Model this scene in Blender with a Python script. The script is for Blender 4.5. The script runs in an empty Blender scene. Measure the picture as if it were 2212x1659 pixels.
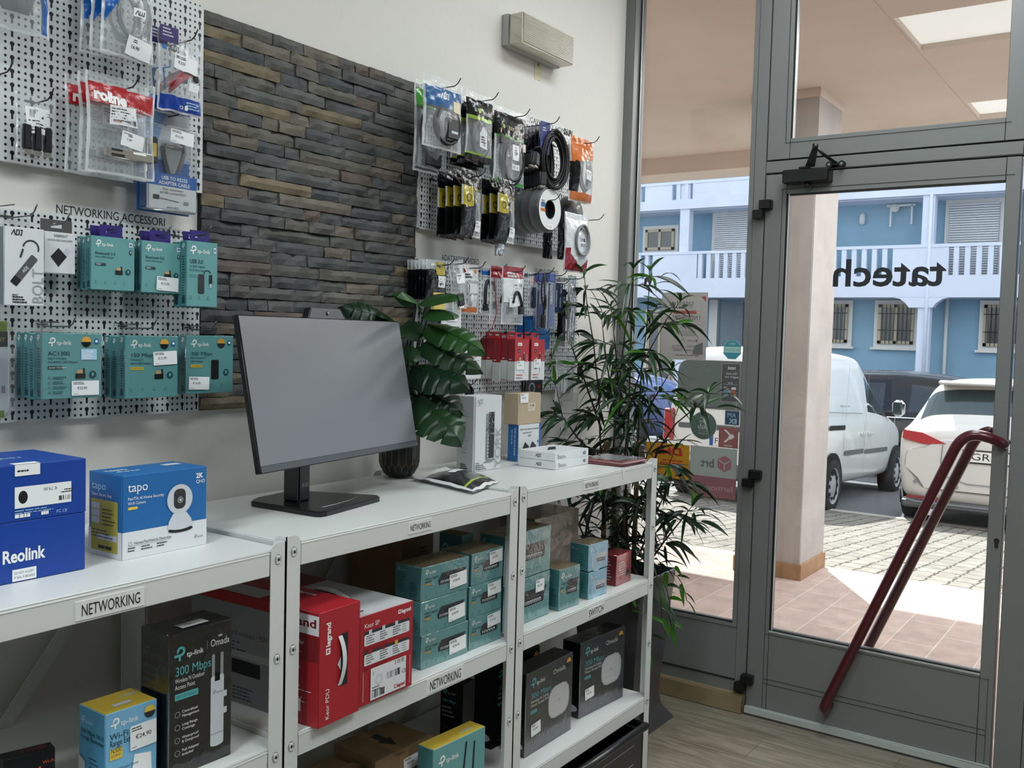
import bpy, math, random
from mathutils import Vector, Matrix, noise
R=math.radians; PI=math.pi
C=bpy.context.scene.collection
sc=bpy.context.scene
# ---------------------------------------------------------------- camera, world, sun, exposure
cd=bpy.data.cameras.new('camera'); cam=bpy.data.objects.new('camera',cd); C.objects.link(cam)
cd.sensor_width=36.0; cd.lens=36.0*2069.8/2212; cd.clip_start=.05; cd.clip_end=200
yaw,pitch,roll=R(34.856),R(-2.972),R(1.5034)
_f0=Vector((math.cos(yaw),math.sin(yaw),0)); _r0=Vector((math.sin(yaw),-math.cos(yaw),0)); _z=Vector((0,0,1))
_f=_f0*math.cos(pitch)+_z*math.sin(pitch); _u=_z*math.cos(pitch)-_f0*math.sin(pitch)
_r=_r0*math.cos(roll)+_u*math.sin(roll); _u2=_u*math.cos(roll)-_r0*math.sin(roll)
cam.matrix_world=Matrix(((_r.x,_u2.x,-_f.x,0),(_r.y,_u2.y,-_f.y,-1.975),(_r.z,_u2.z,-_f.z,1.49),(0,0,0,1)))
sc.camera=cam
sc.view_settings.view_transform='Standard'; sc.view_settings.look='None'
sc.view_settings.exposure=0.0; sc.view_settings.gamma=1.0; sc.view_settings.use_curve_mapping=False
cy=sc.cycles
cy.use_denoising=True; cy.max_bounces=10; cy.diffuse_bounces=5; cy.glossy_bounces=4; cy.transmission_bounces=8; cy.transparent_max_bounces=24
cy.sample_clamp_indirect=6.0; cy.caustics_reflective=False; cy.caustics_refractive=False
W=bpy.data.worlds.new('World'); sc.world=W; W.use_nodes=True
nt=W.node_tree; nt.nodes.clear()
wo=nt.nodes.new('ShaderNodeOutputWorld'); bg=nt.nodes.new('ShaderNodeBackground')
tc=nt.nodes.new('ShaderNodeTexCoord'); mp=nt.nodes.new('ShaderNodeMapping'); mp.inputs['Scale'].default_value=(1,1,2.2)
nz=nt.nodes.new('ShaderNodeTexNoise'); nz.inputs['Scale'].default_value=2.2; nz.inputs['Detail'].default_value=7
cr=nt.nodes.new('ShaderNodeValToRGB')
cr.color_ramp.elements[0].position=.40; cr.color_ramp.elements[0].color=(.56,.70,.93,1)
cr.color_ramp.elements[1].position=.62; cr.color_ramp.elements[1].color=(1,1,1,1)
nt.links.new(tc.outputs['Generated'],mp.inputs['Vector']); nt.links.new(mp.outputs['Vector'],nz.inputs['Vector'])
nt.links.new(nz.outputs['Fac'],cr.inputs['Fac']); nt.links.new(cr.outputs['Color'],bg.inputs['Color']); nt.links.new(bg.outputs['Background'],wo.inputs['Surface'])
bg.inputs['Strength'].default_value=2.0
sd=bpy.data.lights.new('sun','SUN'); sd.energy=9.5; sd.angle=R(.6); sd.color=(1,.97,.93)
sun=bpy.data.objects.new('sun',sd); C.objects.link(sun)
sun.rotation_euler=Vector((.577,.389,.719)).to_track_quat('Z','Y').to_euler()
def ceiling_area(x,y,z,sx,sy,w,c=(.90,.98,1.0)):
    l=bpy.data.lights.new('ceiling_area_light','AREA'); l.shape='RECTANGLE'; l.size=sx; l.size_y=sy; l.energy=w; l.color=c
    o=bpy.data.objects.new('ceiling_area_light',l); C.objects.link(o); o.location=(x,y,z)
LAMPS=((-.9,-1.15,50),(1.2,-2.3,35),(3.02,-1.2,17),(-.9,-3.9,9))
for x,y,w in LAMPS: ceiling_area(x,y,3.19,1.15,.55,w)
# fill lights added below the white arcade ceiling panels to brighten the arcade
for x in (5.125,6.975): ceiling_area(x,-1.485,3.03,.55,1.4,62,(1,.98,.97))
# ---------------------------------------------------------------- materials
def lin(h):
    h=h.lstrip('#'); o=[]
    for i in (0,2,4):
        c=int(h[i:i+2],16)/255; o.append(c/12.92 if c<=.04045 else ((c+.055)/1.055)**2.4)
    return tuple(o)+(1,)
_M={}
def mat(name,col='#ffffff',rough=.5,metal=0,spec=.5,bump=0,bscale=60,var=0,vscale=8,emit=0,trans=0,coat=0):
    if name in _M: return _M[name]
    m=bpy.data.materials.new(name); m.use_nodes=True; n=m.node_tree; b=n.nodes['Principled BSDF']; c=lin(col)
    b.inputs['Base Color'].default_value=c; b.inputs['Roughness'].default_value=rough; b.inputs['Metallic'].default_value=metal
    b.inputs['Specular IOR Level'].default_value=spec; b.inputs['Coat Weight'].default_value=coat
    m.diffuse_color=c
    if emit: b.inputs['Emission Color'].default_value=c; b.inputs['Emission Strength'].default_value=emit
    if bump or var:
        t=n.nodes.new('ShaderNodeTexCoord')
        if var:
            q=n.nodes.new('ShaderNodeTexNoise'); q.inputs['Scale'].default_value=vscale; q.inputs['Detail'].default_value=5
            mx=n.nodes.new('ShaderNodeMixRGB'); mx.blend_type='MULTIPLY'; mx.inputs['Fac'].default_value=var
            mx.inputs['Color1'].default_value=c; rm=n.nodes.new('ShaderNodeValToRGB')
            rm.color_ramp.elements[0].position=.3; rm.color_ramp.elements[0].color=(.25,.25,.25,1); rm.color_ramp.elements[1].position=.7
            n.links.new(t.outputs['Object'],q.inputs['Vector']); n.links.new(q.outputs['Fac'],rm.inputs['Fac'])
            n.links.new(rm.outputs['Color'],mx.inputs['Color2']); n.links.new(mx.outputs['Color'],b.inputs['Base Color'])
        if bump:
            q=n.nodes.new('ShaderNodeTexNoise'); q.inputs['Scale'].default_value=bscale; q.inputs['Detail'].default_value=4
            k=n.nodes.new('ShaderNodeBump'); k.inputs['Strength'].default_value=bump; k.inputs['Distance'].default_value=.004
            n.links.new(t.outputs['Object'],q.inputs['Vector']); n.links.new(q.outputs['Fac'],k.inputs['Height']); n.links.new(k.outputs['Normal'],b.inputs['Normal'])
    if trans:   # thin leaf / paper: part of the light passes through
        o=n.nodes['Material Output']; tr=n.nodes.new('ShaderNodeBsdfTranslucent'); tr.inputs['Color'].default_value=c
        ms=n.nodes.new('ShaderNodeMixShader'); ms.inputs['Fac'].default_value=trans
        n.links.new(b.outputs[0],ms.inputs[1]); n.links.new(tr.outputs[0],ms.inputs[2]); n.links.new(ms.outputs[0],o.inputs['Surface'])
    _M[name]=m; return m
def clear(name,tint='#ffffff',lo=.06,hi=.7,rough=.03,bump=0,bscale=30,surf=None):
    """thin clear sheet: transparent, with a glossy skin that grows at grazing angles"""
    if name in _M: return _M[name]
    m=bpy.data.materials.new(name); m.use_nodes=True; n=m.node_tree; n.nodes.clear()
    o=n.nodes.new('ShaderNodeOutputMaterial'); t=n.nodes.new('ShaderNodeBsdfTransparent'); t.inputs['Color'].default_value=lin(tint)
    g=n.nodes.new('ShaderNodeBsdfPrincipled'); g.inputs['Base Color'].default_value=lin(surf or '#000000'); g.inputs['Roughness'].default_value=rough; g.inputs['Specular IOR Level'].default_value=1.0
    if name.startswith('pane') or not surf:
        g=n.nodes.new('ShaderNodeBsdfGlossy'); g.inputs['Roughness'].default_value=rough
    lw=n.nodes.new('ShaderNodeLayerWeight'); lw.inputs['Blend'].default_value=.35
    mr=n.nodes.new('ShaderNodeMapRange'); mr.inputs['To Min'].default_value=lo; mr.inputs['To Max'].default_value=hi
    ms=n.nodes.new('ShaderNodeMixShader')
    if bump:
        tx=n.nodes.new('ShaderNodeTexCoord'); q=n.nodes.new('ShaderNodeTexNoise'); q.inputs['Scale'].default_value=bscale; q.inputs['Detail'].default_value=5; q.inputs['Distortion'].default_value=1.2
        k=n.nodes.new('ShaderNodeBump'); k.inputs['Strength'].default_value=bump; k.inputs['Distance'].default_value=.006
        n.links.new(tx.outputs['Object'],q.inputs['Vector']); n.links.new(q.outputs['Fac'],k.inputs['Height'])
        n.links.new(k.outputs['Normal'],g.inputs['Normal']); n.links.new(k.outputs['Normal'],lw.inputs['Normal'])
    n.links.new(lw.outputs['Facing'],mr.inputs['Value']); n.links.new(mr.outputs['Result'],ms.inputs['Fac'])
    n.links.new(t.outputs[0],ms.inputs[1]); n.links.new(g.outputs[0],ms.inputs[2]); n.links.new(ms.outputs[0],o.inputs['Surface'])
    _M[name]=m; return m
def nodes_of(name,rough=.5,spec=.5):
    m=bpy.data.materials.new(name); m.use_nodes=True; n=m.node_tree; b=n.nodes['Principled BSDF']; b.inputs['Roughness'].default_value=rough; b.inputs['Specular IOR Level'].default_value=spec
    _M[name]=m; return m,n,b
# ---------------------------------------------------------------- mesh builder
class MB:
    def __init__(s): s.v=[];s.f=[];s.m=[];s.sm=[];s.mats=[];s.T=Matrix.Identity(4)
    def mi(s,m):
        if m not in s.mats: s.mats.append(m)
        return s.mats.index(m)
    def av(s,p): s.v.append(tuple(s.T@Vector(p))); return len(s.v)-1
    def face(s,idx,m,smooth=False): s.f.append(tuple(idx)); s.m.append(s.mi(m)); s.sm.append(smooth)
    def poly(s,pts,m,smooth=False): s.face([s.av(p) for p in pts],m,smooth)
    def box(s,x0,x1,y0,y1,z0,z1,m,b=0,sides=None):
        """box, optionally chamfered; sides: {'-y':mat,...}"""
        g=sides or {}
        if b<=0:
            c=[s.av((x,y,z)) for z in (z0,z1) for y in (y0,y1) for x in (x0,x1)]
            for k,q in (('-z',(0,2,3,1)),('+z',(4,5,7,6)),('-y',(0,1,5,4)),('+y',(2,6,7,3)),('-x',(0,4,6,2)),('+x',(1,3,7,5))): s.face([c[i] for i in q],g.get(k,m))
            return
        b=min(b,(x1-x0)/2.01,(y1-y0)/2.01,(z1-z0)/2.01); P={}
        for i,x in enumerate((x0,x1)):
            for j,y in enumerate((y0,y1)):
                for k,z in enumerate((z0,z1)):
                    sx=b if i==0 else -b; sy=b if j==0 else -b; sz=b if k==0 else -b
                    P[i,j,k,0]=s.av((x,y+sy,z+sz)); P[i,j,k,1]=s.av((x+sx,y,z+sz)); P[i,j,k,2]=s.av((x+sx,y+sy,z))
        for i in (0,1):
            q=[P[i,0,0,0],P[i,1,0,0],P[i,1,1,0],P[i,0,1,0]]; s.face(q if i else q[::-1],g.get('+x' if i else '-x',m))
            q=[P[0,i,0,1],P[1,i,0,1],P[1,i,1,1],P[0,i,1,1]]; s.face(q[::-1] if i else q,g.get('+y' if i else '-y',m))
            q=[P[0,0,i,2],P[1,0,i,2],P[1,1,i,2],P[0,1,i,2]]; s.face(q if i else q[::-1],g.get('+z' if i else '-z',m))
        for a in (0,1):
            for c in (0,1):
                s.face([P[0,a,c,1],P[1,a,c,1],P[1,a,c,2],P[0,a,c,2]],m,True); s.face([P[a,0,c,0],P[a,1,c,0],P[a,1,c,2],P[a,0,c,2]],m,True)
                s.face([P[a,c,0,0],P[a,c,1,0],P[a,c,1,1],P[a,c,0,1]],m,True)
                for d in (0,1): s.face([P[a,c,d,0],P[a,c,d,1],P[a,c,d,2]],m,True)
    def prism(s,pts,vec,m,smooth=False,caps=True):
        """extrude a planar polygon by vec"""
        a=[s.av(p) for p in pts]; vec=Vector(vec); b=[s.av(Vector(p)+vec) for p in pts]; n=len(pts)
        for i in range(n): s.face([a[i],a[(i+1)%n],b[(i+1)%n],b[i]],m,smooth)
        if caps: s.face(a[::-1],m); s.face(b,m)
    def tube(s,path,r,m,n=8,closed=False,caps=True):
        P=[Vector(p) for p in path]; L=len(P); rr=r if hasattr(r,'__len__') else [r]*L; rings=[]; up=None
        for i,p in enumerate(P):
            if closed: d=P[(i+1)%L]-P[i-1]
            else: d=(P[min(i+1,L-1)]-P[max(i-1,0)])
            if d.length<1e-9: d=Vector((0,0,1))
            d.normalize()
            if up is None:
                up=Vector((0,0,1)) if abs(d.z)<.9 else Vector((1,0,0))
            x=d.cross(up); 
            if x.length<1e-6: x=d.orthogonal()
            x.normalize(); y=x.cross(d).normalized(); up=y
            rings.append([s.av(p+x*(rr[i]*math.cos(2*PI*k/n))+y*(rr[i]*math.sin(2*PI*k/n))) for k in range(n)])
        for i in range(L if closed else L-1):
            a,b=rings[i],rings[(i+1)%L]
            for k in range(n): s.face([a[k],b[k],b[(k+1)%n],a[(k+1)%n]],m,True)
        if caps and not closed: s.face(rings[0],m); s.face(rings[-1][::-1],m)
    def lathe(s,prof,m,n=32,axis='z',c=(0,0,0),smooth=True,mf=None,caps=False):
        c=Vector(c); rings=[]
        for r,h in prof:
            ring=[]
            for k in range(n):
                a=2*PI*k/n; u,w=r*math.cos(a),r*math.sin(a)
                ring.append(s.av(c+(Vector((u,w,h)) if axis=='z' else Vector((u,h,w)) if axis=='y' else Vector((h,u,w)))))
            rings.append(ring)
        for i in range(len(rings)-1):
            for k in range(n): s.face([rings[i][k],rings[i][(k+1)%n],rings[i+1][(k+1)%n],rings[i+1][k]],mf(i) if mf else m,smooth)
        if caps and prof[0][0]>1e-5: s.face(rings[0][::-1],mf(0) if mf else m)
        if caps and prof[-1][0]>1e-5: s.face(rings[-1],mf(len(prof)-2) if mf else m)
    def grid(s,fn,nu,nv,m,smooth=True,mf=None,closed=False):
        I=[[s.av(fn(i/nu,j/nv)) for i in range(nu+1)] for j in range(nv+1)]
        for j in range(nv):
            for i in range(nu):
                s.face([I[j][i],I[j][i+1],I[j+1][i+1],I[j+1][i]],mf((i+.5)/nu,(j+.5)/nv) if mf else m,smooth)
    def build(s,name,parent=None,loc=None,rz=None):
        me=bpy.data.meshes.new(name); me.from_pydata(s.v,[],s.f)
        for m in s.mats: me.materials.append(m)
        me.polygons.foreach_set('material_index',s.m); me.polygons.foreach_set('use_smooth',s.sm); me.update()
        o=bpy.data.objects.new(name,me); C.objects.link(o)
        if parent: o.parent=parent
        if loc is not None: o.location=loc
        if rz: o.rotation_euler=(0,0,rz)
        return o
def tag(o,label,cat,group=None,kind=None):
    o['label']=label; o['category']=cat
    if group: o['group']=group
    if kind: o['kind']=kind
    return o
def thing(name,label,cat,loc=(0,0,0),rz=0,group=None):
    o=bpy.data.objects.new(name,None); C.objects.link(o); o.location=loc; o.rotation_euler=(0,0,rz); o.empty_display_size=.05
    return tag(o,label,cat,group)
def struct(o,label=None,cat=None):
    o['kind']='structure'
    if label: o['label']=label
    if cat: o['category']=cat
    return o
def dup(root,loc,label=None,rz=None,group=None):
    r=root.copy(); C.objects.link(r); r.location=loc
    if rz is not None: r.rotation_euler=(0,0,rz)
    if label: r['label']=label
    if group: r['group']=group
    def kids(a,b):
        for ch in list(a.children):
            c=ch.copy(); C.objects.link(c); c.parent=b; kids(ch,c)
    kids(root,r); return r
# ---------------------------------------------------------------- lettering
_T={}
def glyphs(t,bold=0):
    if 'M' in t or 'W' in t or 'N' in t: bold=0
    k=(t,bold)
    if k not in _T:
        cu=bpy.data.curves.new('lettering','FONT'); cu.body=t; cu.size=1; cu.resolution_u=3; cu.offset=bold
        o=bpy.data.objects.new('lettering',cu); C.objects.link(o); bpy.context.view_layer.update()
        dg=bpy.context.evaluated_depsgraph_get(); me=o.evaluated_get(dg).to_mesh()
        v=[(p.co.x,p.co.y) for p in me.vertices]; f=[tuple(p.vertices) for p in me.polygons]
        o.to_mesh_clear(); bpy.data.objects.remove(o); bpy.data.curves.remove(cu)
        w=max([p[0] for p in v],default=.3); _T[k]=(v,f,w)
    return _T[k]
CAP=.69
class Face:
    """prints on a flat or bulging surface: o origin, u right, v up (metres)"""
    def __init__(s,mb,o,u,v,warp=None,k0=.0005):
        s.b=mb; s.o=Vector(o); s.u=Vector(u).normalized(); s.w=Vector(v).normalized(); s.n=s.u.cross(s.w); s.k=k0; s.warp=warp; s.M=Matrix.Identity(3)
    def at(s,x,y):
        p=s.M@Vector((x,y,1)); x,y=p.x,p.y
        if s.warp: return s.warp(x,y,s.k)
        return s.o+s.u*x+s.w*y+s.n*s.k
    def rot(s,a,cx=0,cy=0):
        c,q=math.cos(R(a)),math.sin(R(a)); s.M=Matrix(((c,-q,cx-c*cx+q*cy),(q,c,cy-q*cx-c*cy),(0,0,1))) if a else Matrix.Identity(3); return s
    def up(s): s.k+=.00005
    def poly(s,pts,m): s.up(); s.b.poly([s.at(*p) for p in pts],m)
    def rect(s,x,y,w,h,m,r=0):
        if r<=0:
            if s.warp:
                s.up(); n=max(1,int(w/.012)); q=max(1,int(h/.012)); s.b.grid(lambda a,c:s.at(x+w*a,y+h*c),n,q,m); return
            return s.poly([(x,y),(x+w,y),(x+w,y+h),(x,y+h)],m)
        r=min(r,w/2,h/2); P=[]
        for cx,cy,a in ((x+w-r,y+r,-90),(x+w-r,y+h-r,0),(x+r,y+h-r,90),(x+r,y+r,180)):
            P+=[(cx+r*math.cos(R(a+t)),cy+r*math.sin(R(a+t))) for t in (0,30,60,90)]
        s.poly(P,m)
    def circ(s,x,y,r,m,ry=None,n=24,a0=0,a1=360):
        ry=ry or r; e=1 if a1-a0<360 else 0
        s.poly([(x+r*math.cos(R(a0+(a1-a0)*i/n)),y+ry*math.sin(R(a0+(a1-a0)*i/n))) for i in range(n+e)],m)
    def ring(s,x,y,r0,r1,m,a0=0,a1=360,n=24):
        s.up()
        for i in range(n):
            a,b=R(a0+(a1-a0)*i/n),R(a0+(a1-a0)*(i+1)/n)
            s.b.poly([s.at(x+r*math.cos(t),y+r*math.sin(t)) for r,t in ((r0,a),(r1,a),(r1,b),(r0,b))],m)
    def line(s,pts,w,m):
        s.up()
        for (a,b),(c,d) in zip(pts,pts[1:]):
            L=math.hypot(c-a,d-b) or 1; nx,ny=-(d-b)/L*w/2,(c-a)/L*w/2; ex,ey=(c-a)/L*w*.3,(d-b)/L*w*.3
            s.b.poly([s.at(a-nx-ex,b-ny-ey),s.at(c-nx+ex,d-ny+ey),s.at(c+nx+ex,d+ny+ey),s.at(a+nx-ex,b+ny-ey)],m)
    def text(s,t,x,y,h,m,al='l',w=None,bold=0,shear=0,mw=None):
        """h: height of capitals; w: width the line is fitted to"""
        V,F,tw=glyphs(t,bold); k=h/CAP; kx=k if not w else w/tw
        if mw: kx=min(kx,mw/tw)
        if al=='c': x-=tw*kx/2
        if al=='r': x-=tw*kx
        s.up(); b=len(s.b.v)
        for p in V: s.b.av(s.at(x+p[0]*kx+shear*p[1]*k,y+p[1]*k))
        for f in F: s.b.face([b+i for i in f],m)
    def lines(s,x,y,w,n,dy,h,m,seed=1):
        """rows of print too small to read"""
        g=random.Random(seed); s.up()
        for i in range(n):
            ww=w*g.uniform(.6,1); a=0
            while a<ww:
                l=min(g.uniform(.06,.2)*w,ww-a)
                s.b.poly([s.at(x+a,y-i*dy),s.at(x+a+l,y-i*dy),s.at(x+a+l,y-i*dy+h),s.at(x+a,y-i*dy+h)],m); a+=l+w*.025
    def bars(s,x,y,w,h,m,seed=3,n=22):
        g=random.Random(seed); s.up(); st=w/n
        for i in range(n):
            if g.random()<.62 or i in (0,n-1): s.b.poly([s.at(x+i*st,y),s.at(x+(i+g.choice((.5,.9)))*st,y),s.at(x+(i+g.choice((.5,.9)))*st,y+h),s.at(x+i*st,y+h)],m)
def faces(mb,w,d,h):
    return dict(front=Face(mb,(-w/2,-d/2,0),(1,0,0),(0,0,1)),left=Face(mb,(-w/2,d/2,0),(0,-1,0),(0,0,1)),
        right=Face(mb,(w/2,-d/2,0),(0,1,0),(0,0,1)),top=Face(mb,(-w/2,-d/2,h),(1,0,0),(0,1,0)))
white=mat('print_white','#f2f4f4',.5); black=mat('print_black','#101214',.5); ink=mat('print_ink','#23262a',.5); grey=mat('print_grey','#8b8f92',.5)
label_paper=mat('label_paper','#eef1f2',.45)
def carton(name,label,cat,w,d,h,loc,rz=0,col=None,side=None,top=None,art=None,group=None,bev=.0012,price=None):
    mb=MB(); s={}
    if side: s['-x']=s['+x']=s['+y']=side
    if top: s['+z']=top
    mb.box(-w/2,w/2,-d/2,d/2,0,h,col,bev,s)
    if art: art(faces(mb,w,d,h),w,d,h)
    o=mb.build(name,loc=loc,rz=rz); tag(o,label,cat,group)
    for p in (price or []): price_tag(o,faces(MB(),w,d,h)[p[0]],*p[1:])
    return o
def price_tag(parent,F,x,y,w,h,val,rot=0,lift=.0012):
    mb=MB(); F.b=mb; F.k=lift+.0012; F.rot(rot,x,y)
    F.rect(x,y,w,h,label_paper,h*.06)
    F.lines(x+w*.06,y+h*.86,w*.5,2,h*.1,h*.055,ink,7); F.text(val,x+w*.2,y+h*.42,h*.17,black,bold=.01)
    F.lines(x+w*.06,y+h*.09,w*.25,1,h*.1,h*.035,grey,9)
    F.rot(0); o=mb.build('price_label',parent); return o
def empty_face(w,d,h,which): return faces(MB(),w,d,h)[which]
def logo_p(F,x,y,h,m,m2=None):
    """round P mark with an arrow foot, height h"""
    r=h*.32; F.ring(x+h*.52,y+h*.66,r*.5,r*1.05,m,-90,180,20)
    m2=m2 or m
    F.rect(x+h*.34,y,h*.17,h*.48,m2); F.rect(x,y+h*.3,h*.52,h*.18,m2); F.rect(x+h*.2,y+h*.56,h*.1,h*.1,m)
def logo_tp(F,x,y,h,m,mt=None,k=.46):
    logo_p(F,x,y,h,m); F.text('tp-link',x+h*.98,y+h*.16,h*k,mt or m,bold=.012)
def logo_adj(F,x,y,h,m,th=None):
    t=th or h*.2
    F.line([(x,y),(x+h*.55,y+h),(x+h*.75,y)],t,m); F.line([(x+h*.95,y),(x+h*1.1,y+h),(x+h*1.6,y+h),(x+h*1.62,y+h*.3),(x+h*1.4,y),(x+h*.95,y)],t,m)
    F.line([(x+h*1.75,y),(x+h*2.05,y),(x+h*2.25,y+h),(x+h*1.9,y+h)],t,m)
# ---------------------------------------------------------------- room shell
plaster=mat('wall_plaster','#dedcd6',.75,bump=.25,bscale=35,spec=.2)
ceil_m=mat('ceiling_white','#e6e6e2',.8)
alu=mat('frame_aluminium','#757877',.42,spec=.45,bump=.03,bscale=400)
alu_light=mat('alu_strip_and_glint','#c3cac8',.35,.3)  # light aluminium, also used to draw the bright reflection along glazing beads
groove=mat('frame_groove','#141716',.7); gasket=mat('rubber_gasket','#0d0e0f',.6)
blackm=mat('black_plastic','#0c0d0f',.38)
pane=clear('pane_glass','#fafcfb',.015,.35,.01)
fm,n,b=nodes_of('floor_oak_planks',.42,.4)
def N(n,t,**k):
    q=n.nodes.new(t)
    for a,v in k.items():
        if a in q.inputs: q.inputs[a].default_value=v
        else: setattr(q,a,v)
    return q
t=N(n,'ShaderNodeTexCoord'); mp=N(n,'ShaderNodeMapping'); mp.inputs['Rotation'].default_value=(0,0,R(90))
br=N(n,'ShaderNodeTexBrick',Scale=1.0); br.inputs['Color1'].default_value=lin('#8f887a'); br.inputs['Color2'].default_value=lin('#837b6c'); br.inputs['Mortar'].default_value=lin('#5f584c')
br.inputs['Mortar Size'].default_value=.0012; br.inputs['Brick Width'].default_value=1.22; br.inputs['Row Height'].default_value=.18; br.offset=.37
wv=N(n,'ShaderNodeTexNoise',Scale=3.2,Detail=8.0,Distortion=1.6); m2=N(n,'ShaderNodeMapping'); m2.inputs['Scale'].default_value=(9,.9,1)
rm=N(n,'ShaderNodeValToRGB'); rm.color_ramp.elements[0].position=.36; rm.color_ramp.elements[0].color=(.50,.47,.42,1); rm.color_ramp.elements[1].position=.62
mx=N(n,'ShaderNodeMixRGB',blend_type='MULTIPLY'); mx.inputs['Fac'].default_value=.75
L=n.links.new
L(t.outputs['Object'],mp.inputs['Vector']); L(mp.outputs['Vector'],br.inputs['Vector']); L(t.outputs['Object'],m2.inputs['Vector']); L(m2.outputs['Vector'],wv.inputs['Vector'])
L(wv.outputs['Fac'],rm.inputs['Fac']); L(br.outputs['Color'],mx.inputs['Color1']); L(rm.outputs['Color'],mx.inputs['Color2']); L(mx.outputs['Color'],b.inputs['Base Color'])
floor_m=fm
mb=MB(); mb.box(-4,3.72,-6,0,-.1,0,floor_m); struct(mb.build('floor'),'grey oak plank floor of the shop','floor')
mb=MB(); mb.box(-4.1,3.75,-6.1,.1,3.25,3.35,ceil_m); struct(mb.build('ceiling'),'white ceiling of the shop','ceiling')
mb=MB(); mb.box(-4.1,3.62,0,.15,0,3.25,plaster); mb.box(3.62,3.75,0,.15,0,3.25,plaster); struct(mb.build('wall_left'),'white plaster wall carrying the stone panel and pegboards','wall')
mb=MB(); mb.box(-4.1,3.75,-6.15,-6,0,3.25,plaster); mb.mats=[mat('far_wall_bounce_grey','#8d8f8c',.8)]; struct(mb.build('wall_right'),'unseen wall opposite the display wall, greyed to cut bounced light','wall')  # mid-grey chosen to keep light from bouncing into the shelves
mb=MB(); mb.box(-4.15,-4,-6,0,0,3.25,plaster); mb.mats=[mat('far_wall_bounce_grey')]; struct(mb.build('wall_back'),'unseen wall at the rear of the shop, greyed to cut bounced light','wall')  # same grey as the opposite wall, to cut bounced light
mb=MB(); mb.box(3.6,3.78,-6,-3.12,0,3.25,plaster); mb.box(3.6,3.78,-3.12,0,3.0,3.25,alu); struct(mb.build('wall_front'),'grey metal head of the shopfront with plaster wall beside it','wall')
# fixed window between wall and door
mb=MB()
mb.box(3.60,3.70,-.044,0,0,3.0,alu,.002); mb.box(3.65,3.70,-.566,-.545,.35,3.0,alu,.0015); mb.box(3.648,3.70,-.612,-.566,0,3.0,alu,.0015)
mb.box(3.652,3.70,-.566,-.044,.06,.335,alu); mb.box(3.648,3.70,-.566,-.044,.335,.352,alu,.0015)
mb.box(3.646,3.652,-.566,-.044,.122,.126,groove)
w=mb.build('window_1'); struct(w,'tall fixed shop window left of the glass door','window')
mb=MB(); mb.box(3.664,3.672,-.545,-.044,.352,3.0,pane); mb.build('glass_pane',w)
mb=MB(); mb.box(3.650,3.664,-.050,-.044,.352,3.0,gasket); mb.box(3.650,3.664,-.545,-.044,.352,.358,gasket); mb.box(3.649,3.653,-.0535,-.050,.352,3.0,alu_light); mb.box(3.649,3.655,-.545,-.044,.347,.351,alu_light); mb.build('rubber_gasket',w)  # pale strips are the bead's bright reflection put into the colour
# skirting
mb=MB(); och=mat('ochre_skirting','#8f8062',.45,var=.3,vscale=14); mb.box(3.615,3.652,-.612,-.05,0,.075,och,.003); struct(mb.build('baseboard_front'),'ochre skirting board under the fixed shop window','baseboard')
def ring_frame(mb,y0,y1,z0,z1,gy0,gy1,gz0,gz1,xa,xb,m):
    """frame around an opening, y0>y1"""
    mb.box(xa,xb,gy0,y0,z0,z1,m,.0015); mb.box(xa,xb,y1,gy1,z0,z1,m,.0015); mb.box(xa,xb,gy1,gy0,z0,gz0,m,.0015); mb.box(xa,xb,gy1,gy0,gz1,z1,m,.0015)
# transom window
mb=MB(); mb.box(3.66,3.70,-1.51,-.612,2.137,3.0,groove); mb.v=[];mb.f=[];mb.m=[];mb.sm=[];mb.mats=[]
ring_frame(mb,-.616,-1.506,2.191,3.0,-.705,-1.447,2.268,2.985,3.648,3.70,alu)
mb.box(3.649,3.70,-1.506,-.612,2.142,2.186,alu,.0015); mb.box(3.68,3.70,-1.51,-.612,2.139,2.195,groove)
mb.box(3.6465,3.65,-.688,-.6865,2.25,2.985,groove); mb.box(3.6465,3.65,-1.465,-.69,2.2515,2.2525,groove)
w=mb.build('window_2'); struct(w,'glazed transom above the shop door','window')
mb=MB(); mb.box(3.664,3.672,-1.447,-.705,2.268,2.985,pane); mb.build('glass_pane',w)
mb=MB(); mb.box(3.65,3.664,-.712,-.705,2.268,2.985,gasket); mb.box(3.649,3.653,-.7150,-.712,2.268,2.985,alu_light); mb.build('rubber_gasket',w)  # pale strip paints a bright reflection beside the gasket
# hinged door
dr=bpy.data.objects.new('door_1',None); C.objects.link(dr); struct(dr,'grey aluminium glass door with a dark red pull bar','door')
mb=MB(); ring_frame(mb,-.617,-1.503,.012,2.134,-.70,-1.457,.352,2.056,3.645,3.695,alu)
for y in (-.684,-1.484): mb.box(3.6436,3.646,y-.0006,y+.0006,.03,2.075 if y>-1 else .34,groove)
for z in (.137,.156): mb.box(3.6436,3.646,-1.484,-.684,z-.0006,z+.0006,groove)
mb.box(3.6436,3.646,-1.484,-.684,2.0735,2.0750,groove); mb.box(3.6436,3.646,-1.484,-.684,.335,.336,groove)
mb.build('leaf_frame',dr)
mb=MB(); mb.box(3.664,3.672,-1.457,-.70,.352,2.056,pane); dpane=mb.build('glass_pane',dr)
mb=MB(); mb.box(3.647,3.664,-.708,-.70,.352,2.056,gasket); mb.box(3.645,3.651,-.7115,-.708,.352,2.056,alu_light); mb.box(3.647,3.664,-1.457,-.70,2.05,2.056,gasket); mb.box(3.647,3.664,-1.457,-.70,.352,.357,gasket); mb.box(3.643,3.653,-1.457,-.70,.345,.3515,alu_light); mb.build('rubber_gasket',dr)  # pale strips paint the bright reflection around the door glass
mb=MB(); mb.box(3.622,3.645,-1.503,-.617,.008,.036,alu_light,.003); mb.build('bottom_sweep',dr)
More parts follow.
